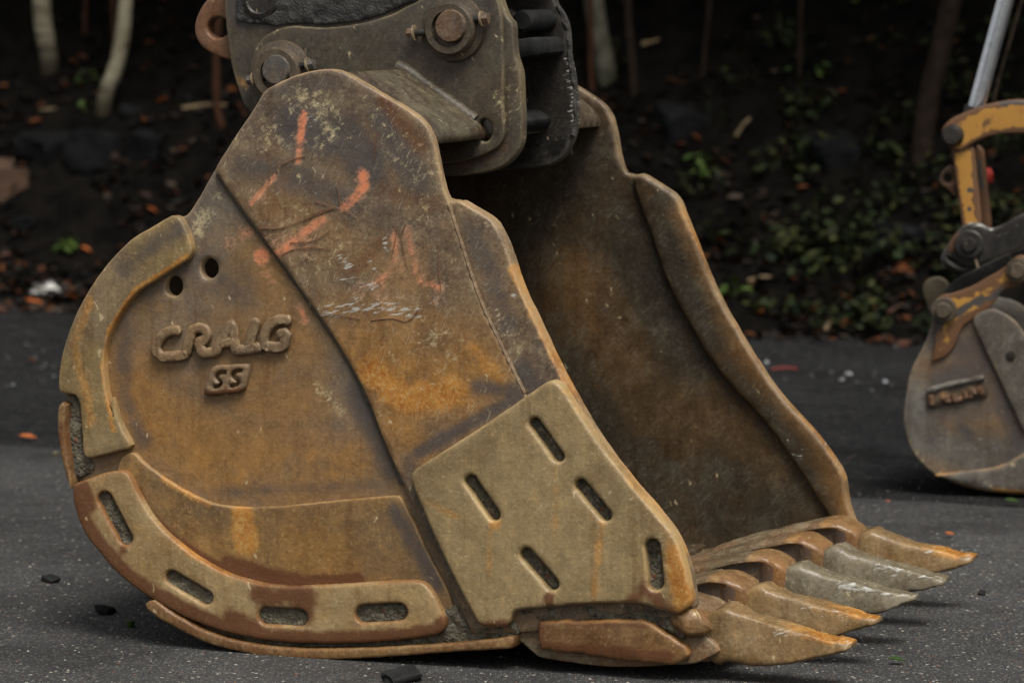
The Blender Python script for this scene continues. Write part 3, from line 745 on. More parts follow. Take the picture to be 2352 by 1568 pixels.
CREASE = [(1085, 1456, 0), (1060, 1400), (1000, 1270), (925, 1112), (880, 1010), (842, 912), (785, 805), (735, 730), (645, 602), (562, 492), (503, 405)]
BEAD = [(1034, 478), (1060, 560), (1100, 680), (1150, 790), (1205, 903)]
CHEEK = path(EAR + [(1030, 466, 0)] + BEAD + [(1260, 1010), (1400, 1250), (1480, 1400, 0), (1240, 1448)] + CREASE)
fe_cheek = [
    ('dark', [(640, 210), (760, 190)], 40, .5), ('dark', [(680, 290), (800, 320), (840, 380)], 110, .95), ('dark', [(560, 370), (640, 400)], 60, .5), ('dark', [(880, 280), (960, 420)], 90, .75), ('dark', [(560, 380), (700, 420), (800, 470)], 90, .6), ('dark', [(800, 330)], 60, .8),
    ('wet', [(880, 230), (960, 330)], 46, .55), ('wet', [(880, 560), (800, 620)], 44, .42), ('wet', [(880, 440), (990, 470)], 60, .4),
    ('pale', [(690, 225), (740, 240), (760, 300)], 100, .58), ('pale', [(620, 290), (600, 350)], 60, .5), ('pale', [(900, 350), (940, 390)], 70, .48), ('pale', [(560, 440), (700, 480)], 60, .42), ('pale', [(760, 280), (720, 350)], 60, .5),
    ('paint', [(697, 262), (692, 300), (690, 318)], 24, 1.0), ('paint', [(690, 320), (686, 370)], 21, .85), ('paint', [(632, 405), (600, 440), (574, 470)], 15, .85),
    ('paint', [(832, 400), (838, 425), (812, 455), (792, 476)], 30, .95), ('paint', [(836, 404)], 28, 1.1),
    ('paint', [(742, 502), (690, 540), (650, 570)], 30, .8), ('paint', [(665, 562), (632, 588)], 36, .85), ('paint', [(640, 590)], 22, .8),
    ('paint', [(905, 535), (912, 590), (890, 630), (860, 650)], 28, .66), ('paint', [(935, 525), (945, 590), (960, 640)], 30, .66), ('paint', [(925, 590), (920, 620)], 30, .5), ('paint', [(965, 645), (1010, 660)], 24, .75), ('paint', [(880, 660)], 30, .65), ('paint', [(830, 660), (900, 700)], 60, .46), ('paint', [(950, 560), (960, 640)], 60, .44), ('paint', [(700, 560), (640, 560)], 70, .5), ('paint', [(815, 420)], 60, .42), ('paint', [(692, 320)], 50, .42), ('paint', [(600, 450)], 50, .42), ('paint', [(1000, 690)], 60, .46),
    ('ochre', [(820, 800), (960, 880), (1080, 850)], 190, .95), ('ochre', [(760, 720), (1000, 760)], 110, .55), ('ochre', [(900, 960), (960, 1030)], 110, .8), ('ochre', [(620, 480), (760, 560), (960, 640)], 130, .3), ('rust', [(850, 850), (930, 920), (1040, 900)], 80, .85), ('rust', [(1090, 800), (1150, 870)], 50, .55), ('pale', [(560, 330), (620, 300), (700, 330)], 110, .44), ('pale', [(850, 260), (980, 380), (960, 500)], 110, .45), ('pale', [(640, 520), (700, 600), (800, 560)], 120, .42), ('pale', [(760, 690), (960, 690)], 60, .4), ('pale', [(1000, 560), (1010, 760)], 70, .43),
    ('pale', [(900, 800), (1060, 780), (1000, 880)], 80, .42),
    ('silver', [(790, 640), (860, 655)], 26, .62), ('silver', [(850, 600), (862, 620)], 18, .6), ('silver', [(740, 720), (860, 700), (960, 720)], 40, .62), ('silver', [(1000, 700)], 36, .5), ('silver', [(780, 590), (800, 610)], 34, .55), ('silver', [(720, 250), (700, 280)], 60, .35), ('silver', [(880, 545), (890, 580)], 20, .6),
    ('dark', [(1100, 890), (1190, 900)], 50, .8), ('dark', [(960, 1040), (1180, 915)], 34, .85), ('dark', [(940, 1060), (1040, 1300)], 50, .6), ('dark', [(1000, 600), (1010, 690)], 60, .5),
]
plate('cheek_plate', CHEEK, 0, .015, .0035, B, M['cheek'], bucket, grid=.010, feats=fe_cheek, warp=.0018, edge_w=.006)
CUT = path([(1032, 464, 0), (1054, 461, 6)] + FRONT[1:] + [(1550, 1424, 10), (1480, 1412, 0), (1400, 1250), (1260, 1012), (1205, 905)] + [BEAD[3], BEAD[2], BEAD[1], (1036, 482, 0)])
fe_cut = [('dark', [(1080, 520), (1120, 600), (1160, 740)], 70, .6), ('dark', [(1200, 850), (1280, 960)], 60, .8), ('rust', [(1180, 620), (1300, 870), (1450, 1100), (1560, 1270)], 26, 1.0), ('pale', [(1130, 720), (1180, 800)], 60, .5), ('silver', [(1182, 680)], 14, 1.0), ('pale', [(1060, 480), (1130, 520)], 24, .5)]
plate('side_cutter', CUT, -.034, .010, .007, B, M['cheek'], bucket, grid=.012, feats=fe_cut, warp=.0014, edge_w=.008)
def bead(px, h, r, mat='weld', name='weld_bead', parent=None, fr=None):
    fr = fr or B; q = resample(fr.pts(path(px, False), -h), .007, False)
    return tube(name, [(a, -h, b) for a, b in q], [r * (1 + .10 * math.sin(i * 1.9) + .30 * noise.noise(Vector((i * .4, 0, 0)))) for i in range(len(q))], M[mat], parent or bucket, 7)
bead([(1031, 470)] + BEAD[1:], .011, .0055, 'cheek')
bead([(500, 400), (562, 490), (645, 600), (735, 728), (785, 803), (842, 910), (925, 1110)], .002, .006, 'hitch')

# front wear plate
FW = path(KM(c31, [(832, 88, 22), (880, 130), (960, 255), (1080, 430), (1200, 580), (1330, 740), (1420, 850), (1465, 960), (1500, 1100), (1512, 1190, 14), (1440, 1236), (1385, 1222), (1290, 1190), (1190, 1180), (1050, 1186), (900, 1194), (760, 1206), (640, 1216, 16), (622, 1300, 18), (478, 1296, 18), (300, 940), (150, 600), (142, 545, 24), (480, 330)]))
fslots = [stadium(c31((748, 308)), c31((862, 470)), 28 * .4727), stadium(c31((437, 588)), c31((552, 752)), 31 * .4727), stadium(c31((972, 607)), c31((1092, 752)), 31 * .4727), stadium(c31((708, 943)), c31((834, 1088)), 33 * .4727), stadium(c31((1320, 908)), c31((1338, 1080)), 39 * .4727)]
k = c31
fe_fw = [('rust', [k((540, 800)), k((532, 930)), k((536, 1050))], 20, .52), ('rust', [k((850, 520)), k((855, 700)), k((845, 900))], 22, .42), ('rust', [k((1075, 800)), k((1060, 950)), k((1040, 1140))], 24, .55), ('rust', [k((560, 790))], 30, .85),
         ('rust', [k((900, 140)), k((1100, 430)), k((1330, 730)), k((1440, 920))], 24, .55), ('rust', [k((1440, 950)), k((1480, 1180))], 60, 1.0), ('rust', [k((230, 690)), k((380, 760))], 22, .6),
         ('wet', [k((480, 1290)), k((610, 1285))], 26, .6), ('wet', [k((820, 1150)), k((820, 1185))], 26, .75), ('wet', [k((1200, 1190)), k((1290, 1100)), k((1420, 1230))], 34, .62), ('wet', [k((900, 1190)), k((1200, 1180))], 12, .6),
         ('dark', [k((780, 480)), k((640, 330))], 60, .25), ('pale', [k((1340, 830)), k((1390, 1000))], 40, .5), ('pale', [k((1000, 420)), k((1250, 700))], 26, .4), ('silver', [k((420, 960))], 20, .5), ('silver', [k((770, 1110))], 18, .55), ('silver', [k((1330, 1110))], 16, .55),
         ('pale', [k((600, 470))], 18, .5), ('pale', [k((790, 680)), k((760, 740))], 12, .5)]
plate('front_wear_plate', FW, .012, .046, .009, B, M['khaki'], bucket, fslots, grid=.011, feats=fe_fw, warp=.0018, edge_w=.008)
# middle band and lower slotted plate
MB = path(KM(c21, [(420, 345, 20), (432, 300, 16), (495, 272, 14), (560, 340), (700, 442), (850, 522), (950, 558), (1100, 573), (1300, 565), (1500, 546), (1700, 526), (1922, 508, 10), (1990, 640), (2080, 830), (2170, 1000), (2205, 1115), (2180, 1170, 10), (1700, 1230), (1200, 1215), (900, 1110), (640, 930), (470, 720), (380, 520)]))
k = c21
fe_mb = [('wet', [k((500, 470)), k((560, 600)), k((680, 730)), k((820, 830)), k((960, 905)), k((1150, 960)), k((1400, 975)), k((1700, 965))], 34, .95), ('wet', [k((1000, 870)), k((1200, 930)), k((1400, 960))], 34, .8),
         ('rust', [k((1080, 600)), k((1100, 760))], 60, .9), ('rust', [k((650, 420)), k((900, 560))], 18, .7), ('dark', [k((1900, 600)), k((2120, 980))], 50, .75), ('dark', [k((460, 330))], 30, .5), ('pale', [k((1780, 690)), k((1800, 630))], 8, .9), ('pale', [k((1720, 850))], 14, .5), ('pale', [k((1420, 650))], 40, .33)]
plate('middle_band', MB, 0, .013, .0045, B, M['band'], bucket, grid=.011, feats=fe_mb, warp=.0014, edge_w=.006)
SP = path(KM(c21, [(168, 452, 14), (180, 560), (230, 700), (330, 832), (450, 960), (600, 1064), (760, 1152), (930, 1222), (1100, 1266), (1300, 1292), (1500, 1300), (1800, 1292), (2000, 1272), (2140, 1250, 16), (2178, 1190, 30), (2110, 1060), (2050, 965, 30), (1900, 966), (1700, 980), (1500, 991), (1300, 994), (1150, 974), (1000, 930), (850, 850), (700, 738), (600, 632), (530, 518), (485, 425), (450, 370, 26), (330, 392)]))
aslots = [stadium(k((342, 528)), k((455, 738)), 37 * .4297), stadium(k((702, 948)), k((882, 1056)), 38 * .4297), stadium(k((1208, 1152)), k((1384, 1164)), 46 * .4297), stadium(k((1728, 1142)), k((1912, 1132)), 48 * .4297)]
fe_sp = [('wet', [k((190, 480)), k((230, 640)), k((330, 790)), k((470, 930)), k((620, 1040)), k((800, 1130)), k((960, 1200)), k((1130, 1245)), k((1500, 1280)), k((1900, 1265)), k((2120, 1230))], 36, .9),
         ('wet', [k((230, 450)), k((270, 560))], 34, .75), ('wet', [k((1180, 1030)), k((1420, 1040)), k((1400, 1140))], 60, .72), ('wet', [k((1020, 1150)), k((1150, 1220))], 46, .8), ('wet', [k((440, 800))], 30, .6), ('wet', [k((2150, 1190))], 30, .9),
         ('rust', [k((520, 470)), k((640, 660)), k((800, 820)), k((1000, 930))], 14, .8)]
plate('slotted_wear_plate', SP, .010, .036, .0075, B, M['mud'], bucket, aslots, grid=.011, feats=fe_sp, warp=.0015, edge_w=.010)
# upper arc plate
UA = path(KM(c11, [(862, 148, 12), (760, 210), (640, 280), (550, 350), (430, 480), (330, 620), (250, 760), (190, 900), (145, 1040), (120, 1180)]) + KM(e6, [(566, 462, 10), (620, 490, 6), (745, 490, 12), (778, 600), (792, 760), (800, 900), (812, 1080), (850, 1128, 10)]) + KM(c21, [(492, 255, 14), (450, 180), (410, 95), (375, -20)]) + KM(c11, [(470, 1450), (430, 1300), (414, 1150), (415, 1050), (440, 950), (500, 830), (560, 740), (640, 650), (760, 572), (900, 482), (970, 430), (990, 370), (970, 300), (940, 220), (905, 160, 10)]))
k = c11
fe_ua = [('dark', [k((900, 250)), k((700, 380)), k((560, 500))], 55, .65), ('rust', [k((320, 720)), k((220, 1000)), k((300, 1300)), k((330, 1500))], 36, .55), ('rust', [k((960, 420)), k((620, 640)), k((450, 900)), k((410, 1150)), k((450, 1400)), k((480, 1560))], 13, .9), ('pale', [k((220, 1150)), k((170, 1250))], 22, .5), ('pale', [k((620, 400)), k((600, 380))], 16, .7), ('pale', [k((350, 1400)), k((330, 1600))], 34, .35)]
plate('upper_arc_plate', UA, 0, .025, .006, B, M['arc'], bucket, grid=.011, feats=fe_ua, warp=.0014, edge_w=.007)
# mud caught between the plates
def dirt_plate(pts, h, amp=.010):
    o = plate('packed_dirt', path(pts), h - .012, h, .004, B, M['dirt'], bucket, grid=.009)
    for v in o.data.vertices:
        if v.co.y < -h + .008: v.co.y -= amp * (noise.noise(v.co * 45) + .8 * noise.noise(v.co * 120))
    return o
dirt_plate(KM(c31, [(310, 1230), (360, 1190), (430, 1290), (640, 1290), (640, 1225), (900, 1200), (1100, 1190), (1290, 1200), (1400, 1240), (1500, 1240), (1470, 1360), (1400, 1310), (1240, 1270), (760, 1260), (650, 1345), (330, 1370), (290, 1340)]), .014, .012)
dirt_plate(KM(e6, [(640, 520), (760, 510), (800, 700), (810, 1000), (900, 1160), (900, 1260), (740, 1330), (700, 1380), (655, 1140), (640, 900)]), .006, .006)
dirt_plate(KM(c21, [(560, 1050), (700, 1110), (900, 1210), (1200, 1270), (1600, 1290), (2100, 1250), (2230, 1160), (2300, 1290), (1600, 1325), (1200, 1310), (900, 1240), (700, 1150)]), .010, .006)
for s_ in fslots: dirt_plate([tuple((np.array(q) - np.mean(s_, 0)) * 1.25 + np.mean(s_, 0)) for q in s_], .021, .008)
for s_ in aslots: dirt_plate([tuple((np.array(q) - np.mean(s_, 0)) * 1.2 + np.mean(s_, 0)) for q in s_], .021, .006)

# raised letters
def rope(name, px, h, r, flat=.75, mat='letter', parent=None):
    q = resample(B.pts(path(px, False), -h), .006, False)
    o = tube(name, [(a, -h, b) for a, b in q], [r * (1 + .10 * noise.noise(Vector((a * 50, b * 50, 1)))) for a, b in q], M[mat], parent or bucket, 12, bump=.10)
    # round the ends and flatten
    for v in o.data.vertices: v.co.y = -h + (v.co.y + h) * flat - .0
    return o
def letter(strokes, kf, h, r):
    Vs = []; Fs = []
    for st in strokes:
        pp = [kf(p) for p in st]
        q = resample(B.pts(path(pp, False), -h), .005, False)
        # extend with tapered ends
        rad = [r] * len(q); q = [tuple(x) for x in q]
        d0 = np.array(q[0]) - np.array(q[1]); d0 /= np.linalg.norm(d0); d1 = np.array(q[-1]) - np.array(q[-2]); d1 /= np.linalg.norm(d1)
        q = [tuple(np.array(q[0]) + d0 * r * .6), tuple(np.array(q[0]) + d0 * r * .4)] + q + [tuple(np.array(q[-1]) + d1 * r * .4), tuple(np.array(q[-1]) + d1 * r * .6)]
        rad = [r * .35, r * .75] + rad + [r * .75, r * .35]
        o = tube('tmp', [(a, -h, b) for a, b in q], rad, M['letter'], None, 12, bump=.12)
        s = len(Vs)
        for v in o.data.vertices: Vs.append((v.co.x, -h + max(v.co.y + h, -.62 * r + .0012 * noise.noise(v.co * 90)), v.co.z))
        Fs += [tuple(s + i for i in p.vertices) for p in o.data.polygons]
        me = o.data; bpy.data.objects.remove(o); bpy.data.meshes.remove(me)
    return link('letter', mesh('letter', Vs, Fs, 60), M['letter'], bucket)
rL = .0125
letter([[(510, 330), (400, 330), (290, 390), (205, 500), (185, 600), (240, 690), (330, 710), (560, 690), (620, 670)]], l2, .009, rL)
letter([[(620, 660), (650, 560), (690, 420), (715, 320)], [(700, 330), (800, 290), (890, 310), (930, 380), (890, 460), (800, 500)], [(800, 510), (850, 600), (860, 665), (930, 660), (1060, 640)]], l2, .009, rL)
letter([[(1060, 640), (1100, 570), (1180, 420), (1300, 240), (1345, 560), (1350, 620)], [(1150, 510), (1330, 490)]], l2, .009, rL)
letter([[(1650, 190), (1600, 350), (1550, 560)], [(1340, 625), (1560, 600), (1700, 570)]], l2, .009, rL)
letter([[(2130, 180), (2000, 170), (1880, 230), (1800, 340), (1765, 470), (1790, 540), (1900, 570), (2050, 550), (2075, 470), (2100, 370), (2000, 390)]], l2, .009, rL)
PQ = path(KM(l2, [(985, 845, 12), (1570, 815, 12), (1460, 1240, 12), (850, 1290, 12)]))
def stroke_poly(px, w):
    q = resample(np.array(path(px, False)), 2.0, False); t = np.gradient(q, axis=0); t /= np.linalg.norm(t, axis=1)[:, None]; n = np.stack([-t[:, 1], t[:, 0]], 1)
    return [tuple(x) for x in np.vstack([q + n * w, (q - n * w)[::-1]])]
S1 = stroke_poly(KM(l2, [(1205, 950), (1110, 955), (1055, 1010), (1090, 1060), (1130, 1095), (1090, 1155), (1010, 1160)]), 4.2)
S2 = stroke_poly(KM(l2, [(1440, 925), (1350, 930), (1295, 985), (1330, 1035), (1390, 1075), (1350, 1135), (1250, 1150)]), 4.2)
plq = plate('letter_plaque', PQ, 0, .015, .003, B, M['letter'], bucket, [S1, S2], grid=.012, edge_w=.006, feats=[('wet', [l2((870, 1275)), l2((1440, 1225))], 16, .9), ('wet', [l2((900, 1220))], 16, .7)], warp=.0008)

# shell, straps, lip
def band(pts, wpx):
    q = np.array(path(pts, False)); t = np.gradient(q, axis=0); t /= np.linalg.norm(t, axis=1)[:, None]; n = np.stack([-t[:, 1], t[:, 0]], 1)
    return np.vstack([q, (q + n * wpx)[::-1]])
SHELL = band([(760, 190), (660, 205), (612, 232), (510, 395), (440, 500), (400, 510), (335, 563), (268, 620), (202, 705), (167, 818), (157, 900), (162, 980), (180, 1068), (203, 1137), (247, 1210), (326, 1294), (436, 1368), (565, 1427), (705, 1458), (850, 1465), (1000, 1460), (1240, 1440)], -20)
def local_plate(name, px, ya, yb, bevel, mat, parent=bucket, grid=.08, fr=B, at=0.0, edge_w=0, **k):
    """profile traced on the near side, carried across the bucket from local y = ya (towards the camera) to yb"""
    return plate(name, fr.pts(px, at), -yb, -ya, bevel, fr, mat, parent, grid=grid, local=True, edge_w=edge_w, **k)
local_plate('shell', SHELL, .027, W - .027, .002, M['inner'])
STRAP = path(KM(c21, [(550, 1096, 5), (620, 1160), (750, 1232), (900, 1300), (1050, 1342), (1200, 1370), (1500, 1386), (1800, 1376), (2200, 1346)]) + [(1176, 1489, 8), (1184, 1461, 6)] + KM(c21, [(2200, 1300), (1800, 1322), (1500, 1330), (1250, 1318), (1050, 1286), (900, 1240), (750, 1165), (600, 1062, 6)]))
local_plate('bottom_wear_strap', STRAP, -.042, W + .03, .006, M['strap'], grid=.02, at=-.042, warp=.001)
STRAP2 = path(KM(e6, [(575, 568, 12), (556, 700), (562, 880), (596, 1110), (655, 1330), (692, 1425, 4), (702, 1395), (668, 1160), (640, 1000), (630, 850), (634, 700), (645, 568, 12)]))
local_plate('rear_wear_strap', STRAP2, -.034, W + .03, .006, M['strap'], grid=.02, at=-.034, warp=.001)
LIPP = path([(1180, 1442, 0), (1300, 1426), (1400, 1403), (1486, 1386, 6), (1504, 1398, 6), (1580, 1424), (1648, 1482, 6), (1652, 1498, 8), (1600, 1524, 8), (1400, 1530), (1240, 1510, 6), (1185, 1462, 0)])
lip = local_plate('lip_plate', LIPP, -.004, W + .004, .005, M['lip'], grid=.02)
LIPS = path(KM(c31, [(762, 1268, 6), (1000, 1264), (1250, 1262), (1300, 1275, 20), (1400, 1330), (1480, 1390, 10), (1500, 1440), (1400, 1480), (770, 1405, 6)]))
plate('lip_side_block', LIPS, -.01, .030, .009, B, M['strap'], bucket, grid=.010, nick=.004, feats=[('wet', [c31((770, 1270)), c31((765, 1400))], 30, .75), ('pale', [c31((950, 1330))], 40, .4), ('wet', [c31((900, 1280)), c31((1300, 1290))], 16, .5), ('wet', [c31((800, 1390)), c31((1400, 1440))], 26, .8)], warp=.004)
M['torsion'] = steel('torsion_steel', (.062, .052, .034), (.036, .024, .016), (.100, .086, .056), scr=.25, mottled=.8, seed=33.0, rough=.5, coarse=2.2)
TORS = path([(690, 232, 0), (735, 178, 10), (770, 165, 10), (850, 220), (952, 292, 14), (968, 334, 14), (930, 340, 8), (840, 275), (760, 215, 8), (712, 250, 0)])
local_plate('torsion_plate', TORS, .001, W - .001, .002, M['torsion'], grid=.03, feats=())
# far side
FSIDE = B.pts(SIDE, 0)
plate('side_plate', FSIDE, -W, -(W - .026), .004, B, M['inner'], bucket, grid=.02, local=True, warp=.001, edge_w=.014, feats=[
    ('ochre', [(1330, 640), (1420, 800), (1480, 900), (1600, 960)], 150, .26), ('ochre', [(1690, 1000), (1780, 1080)], 110, .18), ('pale', [(1560, 1020), (1700, 1150)], 130, .12), ('dark', [(1440, 780), (1380, 700)], 70, .4), ('pale', [(1417, 720)], 12, 1.0), ('silver', [(1420, 1010), (1540, 1180)], 60, .25)])
fy = W - .048
FCP = path([(1450, 404, 4), (1474, 398, 6), (1556, 450, 22), (1580, 512), (1638, 655), (1700, 770), (1780, 893), (1858, 980), (1912, 1048), (1938, 1098), (1950, 1165), (1972, 1216), (1998, 1246, 6), (1990, 1262, 6), (1930, 1222), (1890, 1165), (1838, 1085), (1746, 958), (1687, 897), (1621, 810), (1539, 663), (1498, 552), (1462, 455)])
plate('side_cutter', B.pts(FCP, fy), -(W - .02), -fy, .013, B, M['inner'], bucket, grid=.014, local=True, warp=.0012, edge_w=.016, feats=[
    ('rust', [(1560, 470), (1640, 650), (1700, 765), (1790, 900), (1880, 1000), (1940, 1100)], 18, .55), ('ochre', [(1570, 490), (1700, 790), (1880, 1010), (1945, 1160)], 60, .45), ('ochre', [(1950, 1150), (1980, 1240)], 60, .9), ('pale', [(1530, 590)], 26, .35), ('silver', [(1800, 1010), (1850, 1060)], 40, .35), ('silver', [(1895, 1020)], 8, 1.2)])

# adapters and teeth
def sup(c, hw, zt, zb_, n=28, e=4.0, top=1.0):
    """rounded-rectangle section at x = c between heights zb_ and zt; top scales the width of the upper side"""
    out = []
    for i in range(n):
        a = 2 * math.pi * i / n; ca, sa = math.cos(a), math.sin(a)
        y = math.copysign(abs(ca) ** (2 / e), ca); z = math.copysign(abs(sa) ** (2 / e), sa)
        w = hw * (1 + (top - 1) * (z + 1) / 2)
        out.append((y * w, (zt + zb_) / 2 + z * (zt - zb_) / 2))
    return out
def ad_ring(hw, zt, zb_, ins):
    a = [(hw, zt - .010), (hw - .002, zt - .004), (hw - .009, zt), (hw * .5, zt + .004), (0, zt + .005)]
    top = a + [(-y, z) for y, z in a[:-1][::-1]]
    low = [(-hw + ins, zt - .014 - ins * .3), (-hw + ins * 1.15, (zt + zb_) / 2), (-hw + ins, zb_), (hw - ins, zb_), (hw - ins * 1.15, (zt + zb_) / 2), (hw - ins, zt - .014 - ins * .3)]
    return top + low
TW = [.066, .332, .600, .868, 1.136]
yn = TW[0] - .046
top_px = KM(c41, [(330, 840), (410, 816), (470, 832), (600, 886), (760, 930), (900, 972), (1050, 1016), (1140, 1040), (1218, 1056)])
bot_px = KM(c41, [(300, 1120), (330, 1180), (480, 1205), (700, 1197), (900, 1174), (1040, 1150), (1130, 1128), (1190, 1104), (1218, 1084)])
TOPL = B.pts(path(top_px, False), yn); BOTL = B.pts(path(bot_px, False), yn)
TOPL = TOPL[np.argsort(TOPL[:, 0])]; BOTL = BOTL[np.argsort(BOTL[:, 0])]
a0 = min(TOPL[0, 0], BOTL[0, 0]); a1 = TOPL[-1, 0]
tip_t = [(1948, 1472), (2010, 1415), (2094, 1366), (2165, 1325), (2229, 1277)]
rear_t = [(1694, 1383), (1772, 1335), (1857, 1287), (1943, 1246), (2021, 1209)]
base_r = B.L(*rear_t[0], TW[0] + .046); base_tip = B.L(*tip_t[0], TW[0])
rndT = random.Random(3)
for i, yc in enumerate(TW):
    rr = B.L(*rear_t[i], yc + .046); tt = B.L(*tip_t[i], yc)
    L0 = base_tip - base_r; L1 = tt - rr
    ang = math.atan2(L1[1], L1[0]) - math.atan2(L0[1], L0[0]); sc_ = np.linalg.norm(L1) / np.linalg.norm(L0)
    rings = []
    NR = 30
    for j in range(NR + 1):
        t = j / NR; t = t * .5 + .5 * (1 - (1 - t) ** 2)
        a = a0 + (a1 - a0) * t
        zt = np.interp(a, TOPL[:, 0], TOPL[:, 1]); zbm = zt - np.interp(t, [0, .04, .1, .3, .5, .65, .82, .90, .96, 1], [.104, .122, .128, .112, .094, .073, .045, .031, .021, .012])
        if t < .03: zt -= (.03 - t) * .35
        hw = np.interp(t, [0, .03, .14, .22, .35, .6, .85, .94, .98, 1], [.048, .056, .057, .053, .050, .047, .041, .037, .033, .024])
        ring = []
        for (y, z) in sup(a, hw, zt, zbm, e=6.5 if t < .9 else 4, top=.90 if t < .2 else .80):
            p = np.array([a, z]) - base_r
            q = np.array([p[0] * math.cos(ang) - p[1] * math.sin(ang), p[0] * math.sin(ang) + p[1] * math.cos(ang)]) * sc_ + rr
            nz_ = .0045 * noise.noise(Vector((q[0] * 14, y * 30 + i * 7, q[1] * 22))) + .0022 * noise.noise(Vector((q[0] * 50, y * 60 + i * 7, q[1] * 60)))
            dish = -.006 * max(0, 1 - (y / (hw + 1e-6)) ** 2) * (1 if z > (zt + zbm) / 2 else 0) * (t > .15) * (t < .9)
            ring.append((q[0], yc + y + nz_, q[1] + nz_ + dish))
        rings.append(ring)
    rst = (1.0, .9, .15, .2, 1.0)[i]
    def at(Vv, rings=rings, yc=yc, rst=rst):
        n = len(rings[0]); A = {c: np.zeros(len(Vv)) for c in CH}
        for j, rg in enumerate(rings):
            t = j / (len(rings) - 1); zz = [p[2] for p in rg]; m_, h_ = min(zz), max(zz) - min(zz) + 1e-6
            for q_, p in enumerate(rg):
                u_ = (p[2] - m_) / h_; iy = (p[1] - yc) / .045
                A['rust'][j * n + q_] = rst * max(0, min(1, (t - .2) * 2.0)) * (1 if u_ > .75 else 0) * (1 - .35 * abs(iy))
                A['silver'][j * n + q_] = .42 * (1 if .7 < u_ < .97 and iy < -.3 and t > .3 else 0) + (.2 if rst < .5 and u_ > .8 else 0); A['ochre'][j * n + q_] = .22 * rst  # near ridge: highlight painted into the colour; grey tops: bare metal
                A['dark'][j * n + q_] = .4 * (1 if u_ < .3 else 0) if rst < .5 else 0  # undersides of the grey teeth: shade painted into the colour
        return A
    loft('tooth', rings, M['toothA'] if rst > .5 else M['toothB'], bucket, 48, attrs=at,
         label=('tooth nearest the camera with an orange rusted top', 'second tooth with an orange rusted tip', 'grey worn middle tooth', 'grey worn tooth second from the far side', 'orange-brown tooth at the far side')[i])
    # adapter nose welded to the lip
    prof = [(1290, 1432, 1445, .060), (1400, 1399, 1450, .064), (1480, 1381, 1470, .068), (1530, 1371, 1490, .070), (1575, 1363, 1500, .070), (1602, 1364, 1505, .068), (1640, 1384, 1510, .060), (1655, 1394, 1508, .055), (1660, 1412, 1498, .040), (1712, 1424, 1488, .036)]
    if i == 0: prof = [(x, max(t_, 1404 + (x - 1560) * .10) if x < 1660 else t_, b_, w_ * .70) for (x, t_, b_, w_) in prof]
    prs = []
    for x, t_, b_, w_ in prof: 
        T_, Bt = B.L(x, t_, TW[0]), B.L(x, b_, TW[0]); prs.append((T_[0], T_[1], Bt[1], w_))
    prs = np.array(prs); rings = []
    for a in np.linspace(prs[0, 0], prs[-1, 0], 34):
        zt, zbm, hw = (np.interp(a, prs[:, 0], prs[:, k_]) for k_ in (1, 2, 3))
        uc = float(np.interp(a, [B.L(x_, 1380, TW[0])[0] for x_ in (1482, 1500, 1540, 1588, 1606)], [0, .010, .014, .012, 0]))
        dz = (rr - base_r) * np.array([.0, 1.0])
        rings.append([(a + (rr - base_r)[0] * .9, yc + y, z + dz[1] + .003 * noise.noise(Vector((a * 18, y * 30, z * 20 + i)))) for y, z in ad_ring(hw, zt, zbm, uc)])
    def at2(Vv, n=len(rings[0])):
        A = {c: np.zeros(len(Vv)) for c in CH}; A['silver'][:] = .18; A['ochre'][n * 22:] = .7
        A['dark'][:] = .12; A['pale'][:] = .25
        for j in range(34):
            A['dark'][j * n + 9:j * n + 15] += .8 * (14 <= j < 27); A['wet'][j * n + 4:j * n + 12] += .35 * (j >= 24)  # pit walls painted darker: shade under the crest plus packed dirt
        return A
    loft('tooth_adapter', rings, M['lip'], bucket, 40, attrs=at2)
# weld lumps where the cutters meet the lip
for yo in (0.0, W - .03):
    rings = []
    for t in np.linspace(0, 1, 14):
        p = B.L(1548 + 90 * t, 1410 + 32 * t, 0); r_ = .026 * math.sin(math.pi * min(1, .12 + t * .88)) + .008
        rings.append([(p[0], yo + y - .004 + .006 * noise.noise(Vector((p[0] * 40, y * 60, z * 60))), p[1] + z + .007 * noise.noise(Vector((p[0] * 50, y * 50, z * 50 + 3)))) for y, z in sup(0, r_, r_ * .9, -r_, e=2.6)])
    loft('corner_weld', rings, M['strap'], bucket)

# pine needles stuck on the wet cheek
k = s3
NE = [([(880, 480), (895, 560), (905, 640)], 'short dark needle standing upright above the needle star on the bucket cheek'),
      ([(720, 595), (800, 615), (880, 640)], 'needle pointing left from the needle star on the bucket cheek'),
      ([(310, 785), (480, 785), (650, 720), (860, 640)], 'longest pine needle curving from the weld line to the needle star'),
      ([(690, 690), (780, 655), (860, 635)], 'needle lying on top of the longest needle'),
      ([(930, 645), (980, 680), (1020, 710)], 'needle pointing down right from the needle star'),
      ([(465, 985), (560, 940), (680, 925), (830, 940)], 'bent needle ending below the orange stroke at the weld line'),
      ([(540, 890), (700, 880), (830, 800)], 'needle crossing the middle of the bucket cheek'),
      ([(1310, 770), (1300, 870), (1280, 960)], 'dark needle over the left pink paint patch'),
      ([(1380, 750), (1345, 830), (1360, 960), (1400, 1100)], 'dark curved needle over the right pink paint patch'),
      ([(1610, 880), (1618, 1060), (1632, 1245)], 'straight vertical needle beside the long weld bead'),
      ([(770, 1405), (900, 1415), (1050, 1445)], 'needle lying below the bright scuffs, left of a pair'),
      ([(1120, 1455), (1280, 1440), (1390, 1460), (1465, 1380)], 'hooked needle lying below the bright scuffs, right of a pair'),
      ([(1165, 90), (1155, 200), (1145, 290)], 'reddish needle hanging high on the bucket ear'),
      ([(470, 330), (560, 285), (650, 265)], 'needle beside the upper orange stroke on the bucket ear')]
